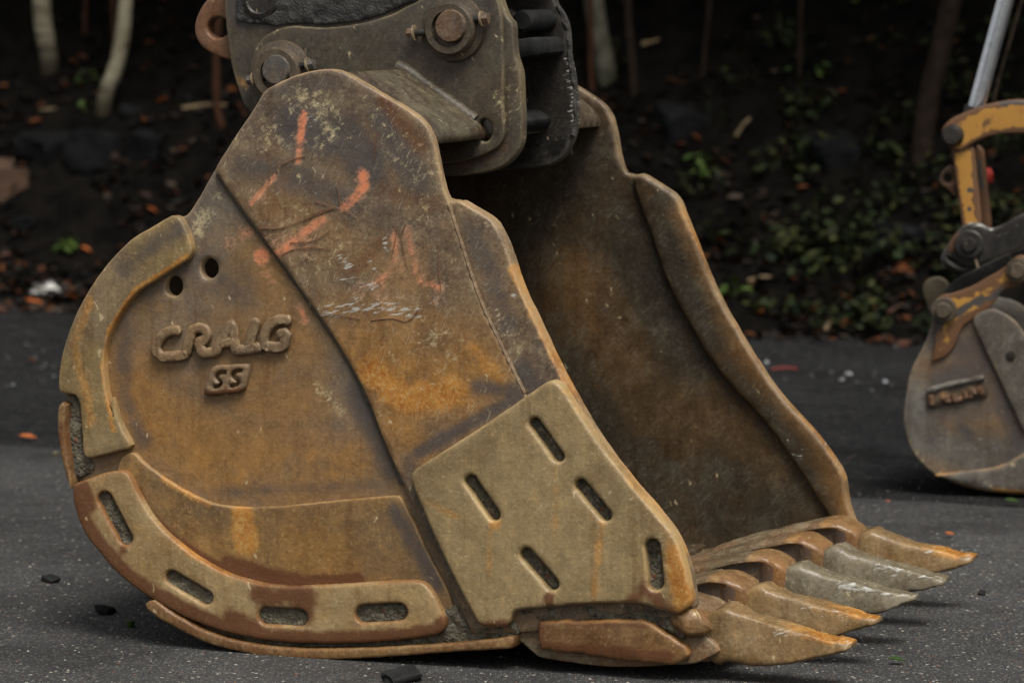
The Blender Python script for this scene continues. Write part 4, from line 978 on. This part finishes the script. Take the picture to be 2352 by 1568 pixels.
for pl, lb in NE:
    q = resample(B.pts(path(KM(s3, pl), False), -.0175), .012, False)
    tag(tube('pine_needle', [(B.O + a * B.s - .0175 * B.u + np.array([0, 0, b])) for a, b in q], .00095, M['needle'], None, 5), lb, 'pine needle', 'pine needles on the bucket cheek')

# ================================================================ THE COUPLER
hitch = empty('quick_coupler', B.O + B.u * .40, -TH, label='dark greasy quick coupler with two pin bosses gripping the top of the bucket', cat='coupler')
class Sub(Frame): pass
Hf = Frame(B.O + B.u * .40, TH)
NP = path([(460 + 55, -330, 0), (514, 0), (522, 90), (530, 148), (553, 225), (566, 250), (640, 300), (800, 340), (1000, 401), (1090, 401), (1143, 388), (1175, 366), (1194, 337), (1200, 299), (1197, 211), (1194, 162), (1182, 123), (1178, 56), (1164, 39), (1150, 0), (1120, -100), (1100, -330, 0)])
def pp(o): return [tuple(q) for q in o]
cut = circle((1113, 300), 17, 26)
plate('coupler_plate', NP, -.03, 0, .006, Hf, M['hitch'], hitch, [cut], grid=.016, feats=[('dark', [(560, 20), (760, 10), (1000, -60)], 90, 1.0), ('rust', [(570, 200), (548, 180)], 26, .5), ('pale', [(1160, 200), (1165, 300), (1130, 330)], 50, .45), ('pale', [(1180, 130), (1190, 240)], 30, .45), ('wet', [(1060, 380), (1160, 330)], 46, .35)], warp=.001, edge_w=.014,
      label='near coupler plate, worn to bare brown at its lower corner')
DB = path(KM(c02, [(518, 640, 0), (508, 470), (525, 350), (600, 240), (700, 188), (800, 171), (1000, 181), (1200, 160), (1400, 107), (1520, 50), (1640, -10), (1800, -60), (1960, -80), (2100, -40), (2140, 60), (2160, 300), (2160, 700)]) + [(1150, 330), (1060, 372), (960, 372), (780, 320), (600, 262)])
plate('doubler_plate', DB, 0, .014, .006, Hf, M['hitch'], hitch, [circle((1113, 300), 18, 27)], grid=.016, feats=[('pale', [c02((540, 330)), c02((700, 190))], 10, .6), ('dark', [c02((1500, 60)), c02((1100, 190))], 12, .5), ('pale', [c03((900, 640)), c03((960, 780))], 46, .5), ('rust', [c03((860, 900))], 50, .25)], warp=.0012, edge_w=.008)
# greasy crust above the doubler
GR = path(KM(c02, [(420, 130, 0), (500, 150), (680, 168), (800, 152), (1000, 160), (1200, 140), (1380, 92), (1520, 30), (1640, -30), (1700, -860, 0), (420, -860, 0)]))
o = plate('grease_crust', GR, -.001, .004, .002, Hf, M['grime'], hitch, grid=.010)
for v in o.data.vertices:
    if v.co.y < -.001: v.co.y -= max(0, .006 * noise.noise(v.co * 60) + .004 * noise.noise(v.co * 150) + .003)
q = resample(Hf.pts(path([(912, 158), (932, 164), (980, 199), (1040, 244), (1090, 280)], False), -.012), .012, False)
tube('ledge_fillet', [(a, -.008, b) for a, b in q], [.021 * (1 + .15 * noise.noise(Vector((a * 25, b * 25, 0)))) for a, b in q], M['torsion'], hitch, 12)
def boss(cpx, rc, rp, hs, prot, pin_c=None):
    c = Hf.L(*cpx, -hs); s = T_HEEL * 1.04 / FPX
    lathe_y('pin_collar', c, [(rc * s * 1.28, -hs + .002), (rc * s * 1.22, -hs - .012), (rc * s * 1.02, -hs - .016), (rc * s, -hs - .018), (rc * s, -hs - prot), (rc * s * .93, -hs - prot - .006), (rp * s * 1.12, -hs - prot - .006), (rp * s * 1.10, -hs - prot + .008)], M['collar'], hitch, 40)
    c2 = Hf.L(*(pin_c or cpx), -hs - prot)
    lathe_y('pin', c2, [(rp * s, .3), (rp * s, -hs - prot - .010), (rp * s * .93, -hs - prot - .016), (rp * s * .2, -hs - prot - .017)], M['pin'], hitch, 32)
boss((646, 168), 60, 34, .014, .030, (638, 160)); boss((1044, 66), 60, 37, .014, .034, (1039, 60))
def hexbolt(px, h, d, r=.013, shank=None):
    """bolt along a direction d in the plate plane"""
    a, b = Hf.L(*px, -h); dv = Vector((d[0], 0, d[1])).normalized(); p = Vector((a, -h, b)); side = Vector((0, 1, 0)); up = dv.cross(side)
    def prism(name, r_, t0, t1, n, parent, mat):
        V = []
        for t in (t0, t1):
            for j in range(n): an = 2 * math.pi * j / n; V.append(p + dv * t + (side * math.cos(an) + up * math.sin(an)) * r_)
        F = [(j, (j + 1) % n, n + (j + 1) % n, n + j) for j in range(n)] + [tuple(range(n))[::-1], tuple(range(n, 2 * n))]
        me = mesh(name, V, F, 35)
        bm = bmesh.new(); bm.from_mesh(me); bmesh.ops.recalc_face_normals(bm, faces=bm.faces); bm.to_mesh(me); bm.free()
        return link(name, me, mat, parent)
    b0 = prism('bolt', r, 0, .014, 6, hitch, M['pin'])
    prism('washer', r * 1.35, .014, .018, 18, b0, M['weld']); prism('shank', r * .62, .018, .018 + (shank or .03), 12, b0, M['hitch_dark'])
hexbolt((570, 185), .034, (1, .15), shank=.03); hexbolt((722, 147), .034, (-1, -.15), shank=.02); hexbolt((938, 77), .036, (1, .06), .014, shank=.05); hexbolt((1122, 42), .036, (-1, -.1), .014, shank=.03)
EYE = path([(520, -40, 0), (500, -15), (470, 5), (451, 40), (446, 70), (455, 98), (478, 120), (505, 132), (535, 140, 0), (560, 60), (545, -40, 0)])
plate('lifting_eye', EYE, -.07, -.032, .007, Hf, M['eye'], hitch, [circle((500, 64), 25, 24)], grid=.02, edge_w=.01, label='rusty brown lifting eye at the back of the coupler')
FP = path([(625, -330, 0), (620, 20), (640, 140), (680, 240), (760, 290), (900, 330), (1100, 390)] + KM(c03, [(1000, 1105), (1200, 1092), (1280, 1062), (1340, 1005), (1390, 905), (1406, 800), (1395, 560), (1367, 380), (1352, 200), (1330, 118), (1290, 60), (1265, 0)]) + [(1250, -100), (1230, -330, 0)])
plate('coupler_plate', FP, -.40, -.37, .006, Hf, M['hitch_dark'], hitch, grid=.03, warp=.0015, edge_w=.016, feats=[('silver', [c03((1350, 380)), c03((1390, 640)), c03((1395, 800))], 16, .6)], label='far coupler plate with a chipped rough front edge')
q = resample(Hf.pts(path(KM(c03, [(1290, 40), (1335, 130), (1358, 260), (1372, 400), (1392, 560), (1402, 760), (1392, 890)]), False), .37), .006, False)
tube('grease_bead', [(a, .372 + .006 * noise.noise(Vector((a * 50, b * 50, 2))), b) for a, b in q], [.006 * (1 + .5 * noise.noise(Vector((a * 28, b * 28, 0)))) for a, b in q], M['grime'], hitch, 8, bump=.5)
def cross(name, px, y0_, y1_, mat='black', bev=.004):
    return plate(name, Hf.pts(path(px), y0_), -y1_, -y0_, bev, Hf, M[mat], hitch, grid=.05, local=True, edge_w=0)
cross('cross_block', [(1120, 100, 8), (1234, 84, 12), (1240, 128, 8), (1130, 146, 8)], .20, .37)
cross('cross_tube', circle((960, 120), 60, 60), .03, .37)
cross('cross_tube', circle((760, 190), 45, 45), .03, .37)
cross('lock_wedge', [(1060, 262, 14), (1160, 258, 18), (1196, 285, 14), (1150, 320, 14), (1050, 330, 10)], .14, .37)
lathe_y('lock_pin', Hf.L(1205, 48, .22), [(.026, .37), (.026, .21), (.020, .205)], M['black'], hitch, 20)
lathe_y('plug', Hf.L(600, 0, 0), [(.045, 0), (.045, -.010), (.034, -.014), (.030, -.010)], M['hitch_dark'], hitch, 28)
# arm above, running out of the frame
arm = empty('digger_arm', B.O + B.u * .6 + np.array([0, 0, H + .02]) - B.s * .02, -TH, label='grimy dark excavator arm end between the coupler plates', cat='excavator arm')
AP = [(-.22, .02), (.20, .02), (.24, .3), (-.2, 1.6), (-.75, 3.4), (-1.15, 3.3), (-.62, 1.4), (-.34, .3)]
plate('arm_box', AP, -.14, .14, .01, Frame(B.O, 0), M['hitch_dark'], arm, grid=.2, local=True)

# ================================================================ THE SMALL EXCAVATOR
TH2 = R(13)
S = Frame(ground(2235, 1138), TH2)
WS = .42
d1 = K(2160, 200, .35714); d2 = K(2160, 700, .35714)
sb = empty('small_bucket', S.O, -TH2, label='small grey digging bucket with a raised name plaque and rusty yellow ears', cat='bucket')
SBO = path(KM(d2, [(325, 640), (420, 450), (470, 300), (480, 190), (530, 120), (600, 100), (700, 170), (880, 205), (970, 230), (1060, 290), (1120, 370), (1250, 520), (1420, 900), (1500, 1150), (1480, 1330), (1380, 1450), (1200, 1500), (1000, 1495), (820, 1470), (650, 1425), (500, 1360), (400, 1280), (320, 1160), (280, 1020), (278, 900), (295, 800)]))
k = d2
plate('side_plate', SBO, -.02, 0, .006, S, M['grey_bucket'], sb, grid=.016, edge_w=.014, feats=[
    ('dark', [k((560, 700)), k((800, 620))], 90, .8), ('dark', [k((600, 400)), k((820, 520)), k((1000, 800))], 110, .7), ('ochre', [k((700, 420)), k((880, 640))], 80, .5), ('ochre', [k((420, 1280)), k((800, 1450))], 40, .4), ('dark', [k((500, 960)), k((800, 940))], 46, .5), ('ochre', [k((440, 620)), k((760, 560)), k((900, 760))], 70, .5), ('dark', [k((980, 900)), k((1080, 1160))], 46, .7), ('dark', [k((690, 1030)), k((740, 1090))], 30, .8), ('dark', [k((475, 1110))], 16, .9), ('dark', [k((710, 1250))], 12, .7), ('dark', [k((930, 1165))], 12, .9), ('ochre', [k((600, 960)), k((1000, 1000))], 60, .3), ('dark', [k((1000, 1230)), k((1110, 1190))], 20, .7),
    ('pale', [k((320, 1130)), k((420, 1290)), k((600, 1400)), k((900, 1470))], 20, .6), ('rust', [k((560, 1400)), k((880, 1470)), k((1100, 1480))], 14, .7), ('silver', [k((560, 1100)), k((800, 1150))], 60, .35)], warp=.001)
CR = path(KM(d2, [(750, 275, 14), (800, 232), (885, 203), (970, 228), (1060, 290), (1120, 372), (1260, 520), (1430, 900), (1470, 1080), (1120, 1062, 8), (960, 720)]))
plate('side_cutter', CR, 0, .016, .005, S, M['grey_bucket'], sb, grid=.02, edge_w=.010, warp=.001, feats=[('dark', [k((860, 400)), k((960, 350))], 50, .3)])
LB = path(KM(d2, [(480, 1362, 4), (700, 1340), (950, 1302), (1120, 1212, 4), (1300, 1150), (1470, 1180), (1460, 1320), (1370, 1440), (1200, 1488), (1000, 1484), (820, 1460), (650, 1415)]))
plate('heel_plate', LB, 0, .010, .004, S, M['grey_bucket'], sb, grid=.02, edge_w=.012, feats=[('rust', [k((500, 1360)), k((940, 1300)), k((1110, 1210))], 8, .8), ('pale', [k((650, 1390)), k((900, 1440))], 26, .5), ('rust', [k((900, 1470)), k((1200, 1480))], 10, .8)])
EARP = path(KM(d2, [(462, 580, 6), (480, 540), (500, 330), (478, 200), (500, 140), (545, 105), (620, 92), (760, 40), (900, -40)]) + KM(d1, [(1010, 1290), (1055, 1240), (1120, 1230), (1180, 1290), (1170, 1380), (1080, 1440)]) + KM(d2, [(980, 70), (870, 208, 8), (750, 285, 8), (690, 330), (600, 510)]))
plate('ear_plate', EARP, -.01, .012, .005, S, M['yellow'], sb, grid=.016, edge_w=.012, feats=[('wet', [k((560, 200)), k((500, 300))], 40, .75), ('wet', [k((640, 240)), k((820, 130))], 26, .55), ('wet', [k((500, 420)), k((600, 420))], 30, .4), ('dark', [k((560, 420)), k((900, 80))], 60, .35), ('wet', [k((760, 170)), k((900, 120)), k((960, 60))], 16, .62), ('wet', [k((520, 320))], 20, .5), ('dark', [k((650, 110)), k((900, 20))], 14, .6), ('wet', [k((720, 190))], 16, .5)])
def small_pin(px, rc, rp, h, par, fr, prot=.03, mat='collar'):
    c = fr.L(*px, -h); s = 11.3 / FPX
    p = lathe_y('pin', c, [(rc * s, -h + .01), (rc * s, -h - prot * .55), (rc * s * .9, -h - prot * .7), (rp * s * 1.05, -h - prot * .7), (rp * s, -h - prot), (rp * s * .85, -h - prot - .006)], M[mat], par, 28)
    return p
small_pin(d2((562, 208)), 29, 18, .012, sb, S); small_pin(d1((1078, 1330)), 27, 18, .012, sb, S)
PLQ = path(KM(d2, [(430, 775, 6), (600, 735), (850, 682, 6), (872, 815, 6), (640, 865), (438, 902, 6)]))
plate('name_plaque', PLQ, 0, .010, .003, S, M['collar'], sb, grid=.02, edge_w=.008, feats=[('rust', [k((540, 830)), k((800, 760))], 24, .5)])
for st in ([(470, 800), (475, 870)], [(545, 830), (600, 815), (560, 850), (610, 845)], [(630, 800), (640, 840), (690, 830)], [(705, 780), (715, 825)], [(745, 820), (755, 755), (785, 800), (810, 745), (825, 800)]):
    q = resample(S.pts(KM(d2, st), -.011), .008, False)
    tube('letter', [(a, -.0105, b) for a, b in q], .0085, M['eye'], sb, 8, bump=.35)
q = resample(S.pts(path(KM(d2, [(450, 775), (600, 730), (700, 712), (840, 682)]), False), -.012), .01, False)
tube('plaque_rim', [(a, -.011, b) for a, b in q], [.009 + .004 * noise.noise(Vector((a * 30, 0, 0))) for a, b in q], M['grey_bucket'], sb, 8, bump=.3)
lathe_y('plug', S.L(*d2((1028, 530)), -.016), [(.016, -.014), (.016, -.018), (.008, -.019)], M['hitch_dark'], sb, 16)
# far side and curved shell of the small bucket
SIN = S.pts(SBO, 0)
plate('side_plate', SIN, -WS, -WS + .02, .004, S, M['grey_bucket'], sb, grid=.06, local=True)
half = SIN
i0 = int(len(SIN) * .60)
sh = []
arc = np.array([S.L(*d2(q), 0) for q in [(1480, 1330), (1380, 1450), (1200, 1498), (1000, 1494), (820, 1469), (650, 1424), (500, 1359), (400, 1280), (321, 1160), (281, 1020), (280, 900), (297, 800), (327, 640)]])
ar = np.array(path([tuple(q) for q in arc], False)); tg = np.gradient(ar, axis=0); tg /= np.linalg.norm(tg, axis=1)[:, None]; nn_ = np.stack([tg[:, 1], -tg[:, 0]], 1)
plate('shell', np.vstack([ar + nn_ * .002, (ar + nn_ * .018)[::-1]]), -WS + .021, -.021, .002, S, M['grey_bucket'], sb, grid=.1, local=True)
GD = path(KM(d1, [(415, 1500), (412, 1450), (440, 1400), (500, 1380), (560, 1395), (600, 1450)]) + KM(d2, [(600, 140), (480, 250), (440, 170)]))
plate('ear_plate', GD, -.22, -.19, .006, S, M['hitch'], sb, grid=.05, label='rounded grey inner ear behind the rusty pin')

sa = empty('small_digger_linkage', S.O + S.u * .02, -TH2, label='yellow and black linkage of a small excavator with a chrome cylinder rod', cat='excavator arm')
A_ = Frame(S.O + S.u * .02, TH2)
k = d1
ARMC = path(KM(d1, [(545, 385), (555, 330), (620, 268), (800, 190), (960, 155), (1120, 148), (1400, 190), (1700, 300), (1760, 360, 0), (1700, 520, 0), (1400, 400), (1120, 376), (930, 384), (800, 425), (705, 482), (650, 500), (590, 470)]))
plate('curved_link', ARMC, -.03, 0, .006, A_, M['yellow'], sa, grid=.016, edge_w=.010, feats=[('wet', [k((960, 160)), k((1120, 160))], 9, .8), ('dark', [k((600, 330)), k((900, 280)), k((1120, 260))], 40, .28), ('dark', [k((640, 260)), k((760, 215))], 10, .9), ('wet', [k((900, 345)), k((960, 360))], 8, .75), ('dark', [k((1040, 370)), k((1120, 380))], 10, .9), ('wet', [k((990, 190))], 7, .8)])
plate('curved_link', A_.pts(ARMC, 0), -.16, -.13, .006, A_, M['yellow'], sa, grid=.06, local=True)
LK = path(KM(d1, [(610, 470, 8), (770, 460, 8), (826, 1030, 6), (690, 1060, 6)]))
plate('upright_link', LK, -.045, -.012, .006, A_, M['yellow'], sa, grid=.016, edge_w=.010, feats=[('wet', [k((650, 826)), k((745, 812)), k((738, 770))], 4, 1.0), ('wet', [k((730, 830)), k((745, 980))], 4, .8), ('dark', [k((780, 780)), k((800, 960))], 10, .9), ('wet', [k((700, 490))], 14, .6), ('wet', [k((640, 520)), k((690, 660))], 3, .8)])
plate('upright_link', path(KM(d1, [(770, 440, 8), (835, 480, 8), (893, 1040, 6), (835, 1060, 6)])), -.16, -.13, .006, A_, M['yellow'], sa, grid=.03, edge_w=.010, feats=[('wet', [k((800, 560)), k((830, 760))], 14, .7)])
plate('lifting_lug', path(KM(d1, [(610, 585, 4), (560, 625), (528, 670), (535, 730), (590, 765), (640, 830, 4), (660, 700, 0)])), -.075, -.05, .004, A_, M['eye'], sa, [circle(d1((587, 688)), 10.5)], grid=.03, edge_w=.008)
DLK = path(KM(d1, [(540, 1285, 10), (530, 1250), (590, 1140), (680, 1030), (740, 1003), (800, 1005), (880, 1040), (950, 1020), (1120, 930), (1500, 760, 0), (1560, 960, 0), (1120, 1165), (950, 1235), (820, 1290), (720, 1312, 10), (575, 1225, 10), (570, 1245, 6), (690, 1330, 10), (680, 1345, 8)]))
plate('dark_link', DLK, -.01, .022, .007, A_, M['hitch_dark'], sa, grid=.016, edge_w=.012, feats=[('silver', [k((740, 1008)), k((800, 1010)), k((890, 1045))], 9, .7), ('silver', [k((940, 1120)), k((1100, 1050))], 40, .3), ('wet', [k((600, 1180)), k((660, 1090))], 20, .5)])
plate('dark_link', path(KM(d1, [(540, 1290, 8), (580, 1230, 4), (700, 1318, 8), (820, 1296, 0), (700, 1350, 8), (660, 1350, 8)])), -.03, .008, .004, A_, M['hitch_dark'], sa, grid=.05)
small_pin(d1((740, 1150)), 33, 17, .022, sa, A_, .028, 'hitch_dark'); small_pin(d1((624, 388)), 25, 21, 0, sa, A_, .034, 'hitch_dark')
# dark dipper arm end behind the links, from the pins out to the right
DA = path(KM(d1, [(640, 1400), (560, 1480), (600, 1540), (800, 1500), (1050, 1380), (1500, 1200, 0), (1500, 1050, 0), (1100, 1180), (900, 1270)]))
plate('dipper_end', DA, -.20, -.06, .006, A_, M['hitch_dark'], sa, grid=.06)
# cylinder: rod, gland, barrel
ra, rb = A_.L(2236, 262, .05), A_.L(2302, 20, .05); dv = (rb - ra) / np.linalg.norm(rb - ra)
def cyl(name, t0, t1, r, mat, off=0.0):
    return tube(name, [(ra[0] + dv[0] * t, .075 + off, ra[1] + dv[1] * t) for t in np.linspace(t0, t1, 6)], r, M[mat], sa, 24)
cyl('rod_clevis', -.10, .02, .034, 'hitch_dark'); cyl('cylinder_rod', .0, .62, .0255, 'chrome'); cyl('cylinder_barrel', .62, 1.9, .05, 'yellow')
tube('hose', [(ra[0] + .040, .13, ra[1] - .02), (ra[0] + .065, .13, ra[1] + .10), (ra[0] + .13, .13, ra[1] + .33), (ra[0] + .2, .13, ra[1] + .6)], .007, M['bark'], sa, 8)
tube('grease_nipple', [tuple(np.insert(A_.L(*d1((775, 1240)), -.03), 1, -.03)), tuple(np.insert(A_.L(*d1((798, 1315)), -.03), 1, -.03))], .004, M['weld'], sa, 6)
# what the linkage hangs on, out of the frame
BO = A_.L(2700, 100, .1)
plate('boom_box', [(BO[0] - .28, BO[1] - .75), (BO[0] + .0, BO[1] - .85), (BO[0] + .45, BO[1] + .6), (BO[0] + .2, BO[1] + 1.7), (BO[0] - .12, BO[1] + 1.8), (BO[0] + .02, BO[1] + .7)], -.2, -.03, .01, A_, M['yellow'], sa, grid=.2, local=True)
# red reflector far behind
p = ground(2280, 1010); r_ = ray(2263, 405); t = p[1] / r_[1]; P = CAM + t * r_
rf = boulder('red_lamp', tuple(P), .028, 2.0, 'small red lamp glowing dully behind the yellow upright link', mat='red', cat='lamp')
post = tube('post', [(P[0], P[1] + .05, -.02), (P[0], P[1] + .05, P[2])], .02, M['black'], None, 8); post.parent = rf; post.matrix_parent_inverse = rf.matrix_basis.inverted()

# ================================================================ SMALL THINGS ON THE GROUND
def flat_leaf(px, size, mat, label, rz=0., on_bank=False, group='fallen leaves on the asphalt', tilt=.15):
    p = bank_hit(*px) if on_bank else ground(*px); V = []; F = []
    add_leaf(V, F, (0, 0, 0), size, 0, tilt, .2, 1.1)
    bm = bmesh.new(); me = mesh('fallen_leaf', V, F, 0); bm.from_mesh(me); bmesh.ops.solidify(bm, geom=bm.faces[:], thickness=.002); bm.to_mesh(me); bm.free()
    o = link('fallen_leaf', me, M[mat], None, label=label, cat='leaf', group=group); o.location = (p[0], p[1], p[2] + .01 + size * .06); o.rotation_euler = (0, 0, rz)
flat_leaf((64, 1011), .062, 'orange_leaf', 'orange leaf on the asphalt left of the rear wear strap', .1)
flat_leaf((76, 833), .05, 'orange_leaf', 'rust coloured leaf on the dark asphalt at the left edge', 2.)
flat_leaf((2182, 1234), .032, 'orange_leaf', 'small brick-red leaf beyond the far tooth', .4)
flat_leaf((2040, 1157), .014, 'orange_leaf', 'tiny orange fleck right of the far bucket corner', .4)
flat_leaf((2325, 1159), .05, 'lime', 'pale yellow-green leaf under the small bucket at the right edge', .2)
flat_leaf((2060, 1525), .04, 'lime', 'narrow green leaf on the asphalt in front of the teeth', .1)
flat_leaf((2215, 862), .06, 'orange_leaf', 'orange leaf on the yard left of the small bucket plaque', .3)
flat_leaf((1945, 692), .085, 'orange_leaf', 'bright orange leaf among the green ground cover', .7, True, 'fallen leaves on the bank', .6)
flat_leaf((2090, 628), .075, 'orange_leaf', 'rusty orange leaf low by the small bucket ear', .7, True, 'fallen leaves on the bank', .5)
flat_leaf((205, 583), .10, 'orange_leaf', 'large brown-orange leaf right of the bright green tuft', .2, True, 'fallen leaves on the bank', .5)
flat_leaf((355, 490), .08, 'orange_leaf', 'orange-brown leaf in the litter near the bucket ear', .2, True, 'fallen leaves on the bank', .5)
flat_leaf((372, 238), .075, 'orange_leaf', 'orange leaf right of the curved birch foot', 2.6, True, 'fallen leaves on the bank', .5)
flat_leaf((85, 705), .12, 'orange_leaf', 'broad brown leaf above the white scrap', .2, True, 'fallen leaves on the bank', .4)
flat_leaf((165, 690), .11, 'orange_leaf', 'broad reddish leaf right of the white scrap', 1.2, True, 'fallen leaves on the bank', .4)
flat_leaf((1600, 323), .06, 'orange_leaf', 'pale pinkish leaf on the bank behind the bucket rim', .7, True, 'fallen leaves on the bank', .8)
for px, s, lb in (((115, 1336), .020, 'flat black lump on the asphalt left of the bucket heel'), ((240, 1408), .026, 'black crumb of asphalt beside the bucket heel'), ((925, 1564), .032, 'black lump at the bottom edge under the bucket'), ((2255, 1365), .012, 'tiny dark stone right of the tooth tips')):
    p = ground(*px); boulder('stone', (p[0], p[1], s * .35), s, s * 900, lb, (1.5, 1, .5), 'black', cat='stone', group='dark lumps on the asphalt')
p = ground(300, 1440); boulder('berry', (p[0], p[1], .008), .010, 4, 'small yellow-green berry on the asphalt under the bucket heel', (1, 1, 1), 'lime', cat='berry')
p = ground(128, 1049); boulder('berry', (p[0], p[1], .008), .011, 5, 'pale yellow berry beside the rear wear strap', (1, 1, 1), 'toothB', cat='berry')
# white scrap, cardboard, red strip
p = bank_hit(105, 684); V = []; F = []
for i in range(26): add_leaf(V, F, (random.gauss(0, .06), random.gauss(0, .03), abs(random.gauss(.02, .02))), U(.03, .07), U(0, 6), U(-.8, .8), U(-.8, .8), 1.2)
o = link('white_scrap', mesh('white_scrap', V, F, 0), M['white'], None, label='crumpled white scrap lying at the edge of the left asphalt', cat='litter'); o.location = (p[0], p[1], max(p[2], .0) + .02)
p = bank_hit(22, 458)
def box(name, c, sx, sy, sz, rz, mat, **k):
    bm = bmesh.new(); bmesh.ops.create_cube(bm, size=1)
    for v in bm.verts: v.co = Vector((v.co.x * sx, v.co.y * sy, (v.co.z + .5) * sz))
    bmesh.ops.bevel(bm, geom=bm.edges[:], offset=.006, segments=2, affect='EDGES')
    me = bpy.data.meshes.new(name); bm.to_mesh(me); bm.free(); o = link(name, me, M[mat], None, **k); o.location = c; o.rotation_euler = (0, 0, rz); return o
cb = box('cardboard_box', (p[0] - .06, p[1] + .1, p[2] - .02), .26, .2, .17, .25, 'card', label='wet brown cardboard box at the left edge of the bank', cat='box')
fl = box('flap', (.0, .06, .17), .24, .12, .006, 0, 'card'); fl.parent = cb; fl.rotation_euler = (.7, 0, 0)
A, Bp = ground(1772, 851), ground(1832, 850)
tag(tube('red_strip', [tuple(A + [0, 0, .006]), tuple((A + Bp) / 2 + [0, 0, .012]), tuple(Bp + [0, 0, .006])], .004, M['red'], None, 6), 'thin red plastic strip at the foot of the right bank', 'plastic strip')
# loose grit on the yard and pale crumbs along its edge
V = []; F = []
rnd = random.Random(9)
def grit(V, F, x, y, z, s):
    b = len(V)
    for dx, dy, dz in ((1, 0, 0), (0, 1, 0), (-1, 0, 0), (0, -1, 0), (0, 0, .8), (0, 0, -.4)): V.append((x + dx * s * rnd.uniform(.6, 1.2), y + dy * s * rnd.uniform(.6, 1.2), z + dz * s * rnd.uniform(.6, 1.1)))
    F += [tuple(b + i for i in f) for f in ((0, 1, 4), (1, 2, 4), (2, 3, 4), (3, 0, 4), (1, 0, 5), (2, 1, 5), (3, 2, 5), (0, 3, 5))]
for _ in range(2600):
    q = ground(rnd.uniform(-100, 2450), 1030 + 560 * rnd.random() ** .8); grit(V, F, q[0], q[1], .001, rnd.choice((.0015, .002, .0025, .003, .0045)))
gm = leafmat('grit_stone', [(.07, .07, .07), (.16, .15, .13), (.04, .04, .04), (.26, .24, .20), (.10, .065, .05), (.035, .035, .035), (.03, .03, .03)], .7)
link('gravel', mesh('gravel', V, F, 0), gm, None, kind='stuff', label='loose grit scattered on the worn asphalt')
V = []; F = []
for _ in range(150):
    q = ground(rnd.choice((rnd.uniform(1740, 2200), rnd.uniform(0, 330))), rnd.uniform(740, 900)); grit(V, F, q[0], q[1], .002, rnd.uniform(.002, .007))
for px in ((1760, 836), (1742, 860), (1953, 862), (1935, 875), (1968, 882), (2032, 880), (2130, 882), (2175, 862), (1948, 862)):
    q = ground(*px); grit(V, F, q[0], q[1], .005, .014)
link('crumbs', mesh('crumbs', V, F, 0), leafmat('pale_crumbs', [(.18, .18, .18), (.08, .075, .07), (.12, .10, .08), (.26, .26, .27), (.04, .04, .04)], .7), None, kind='stuff', label='pale crumbs and gravel along the edge of the yard')
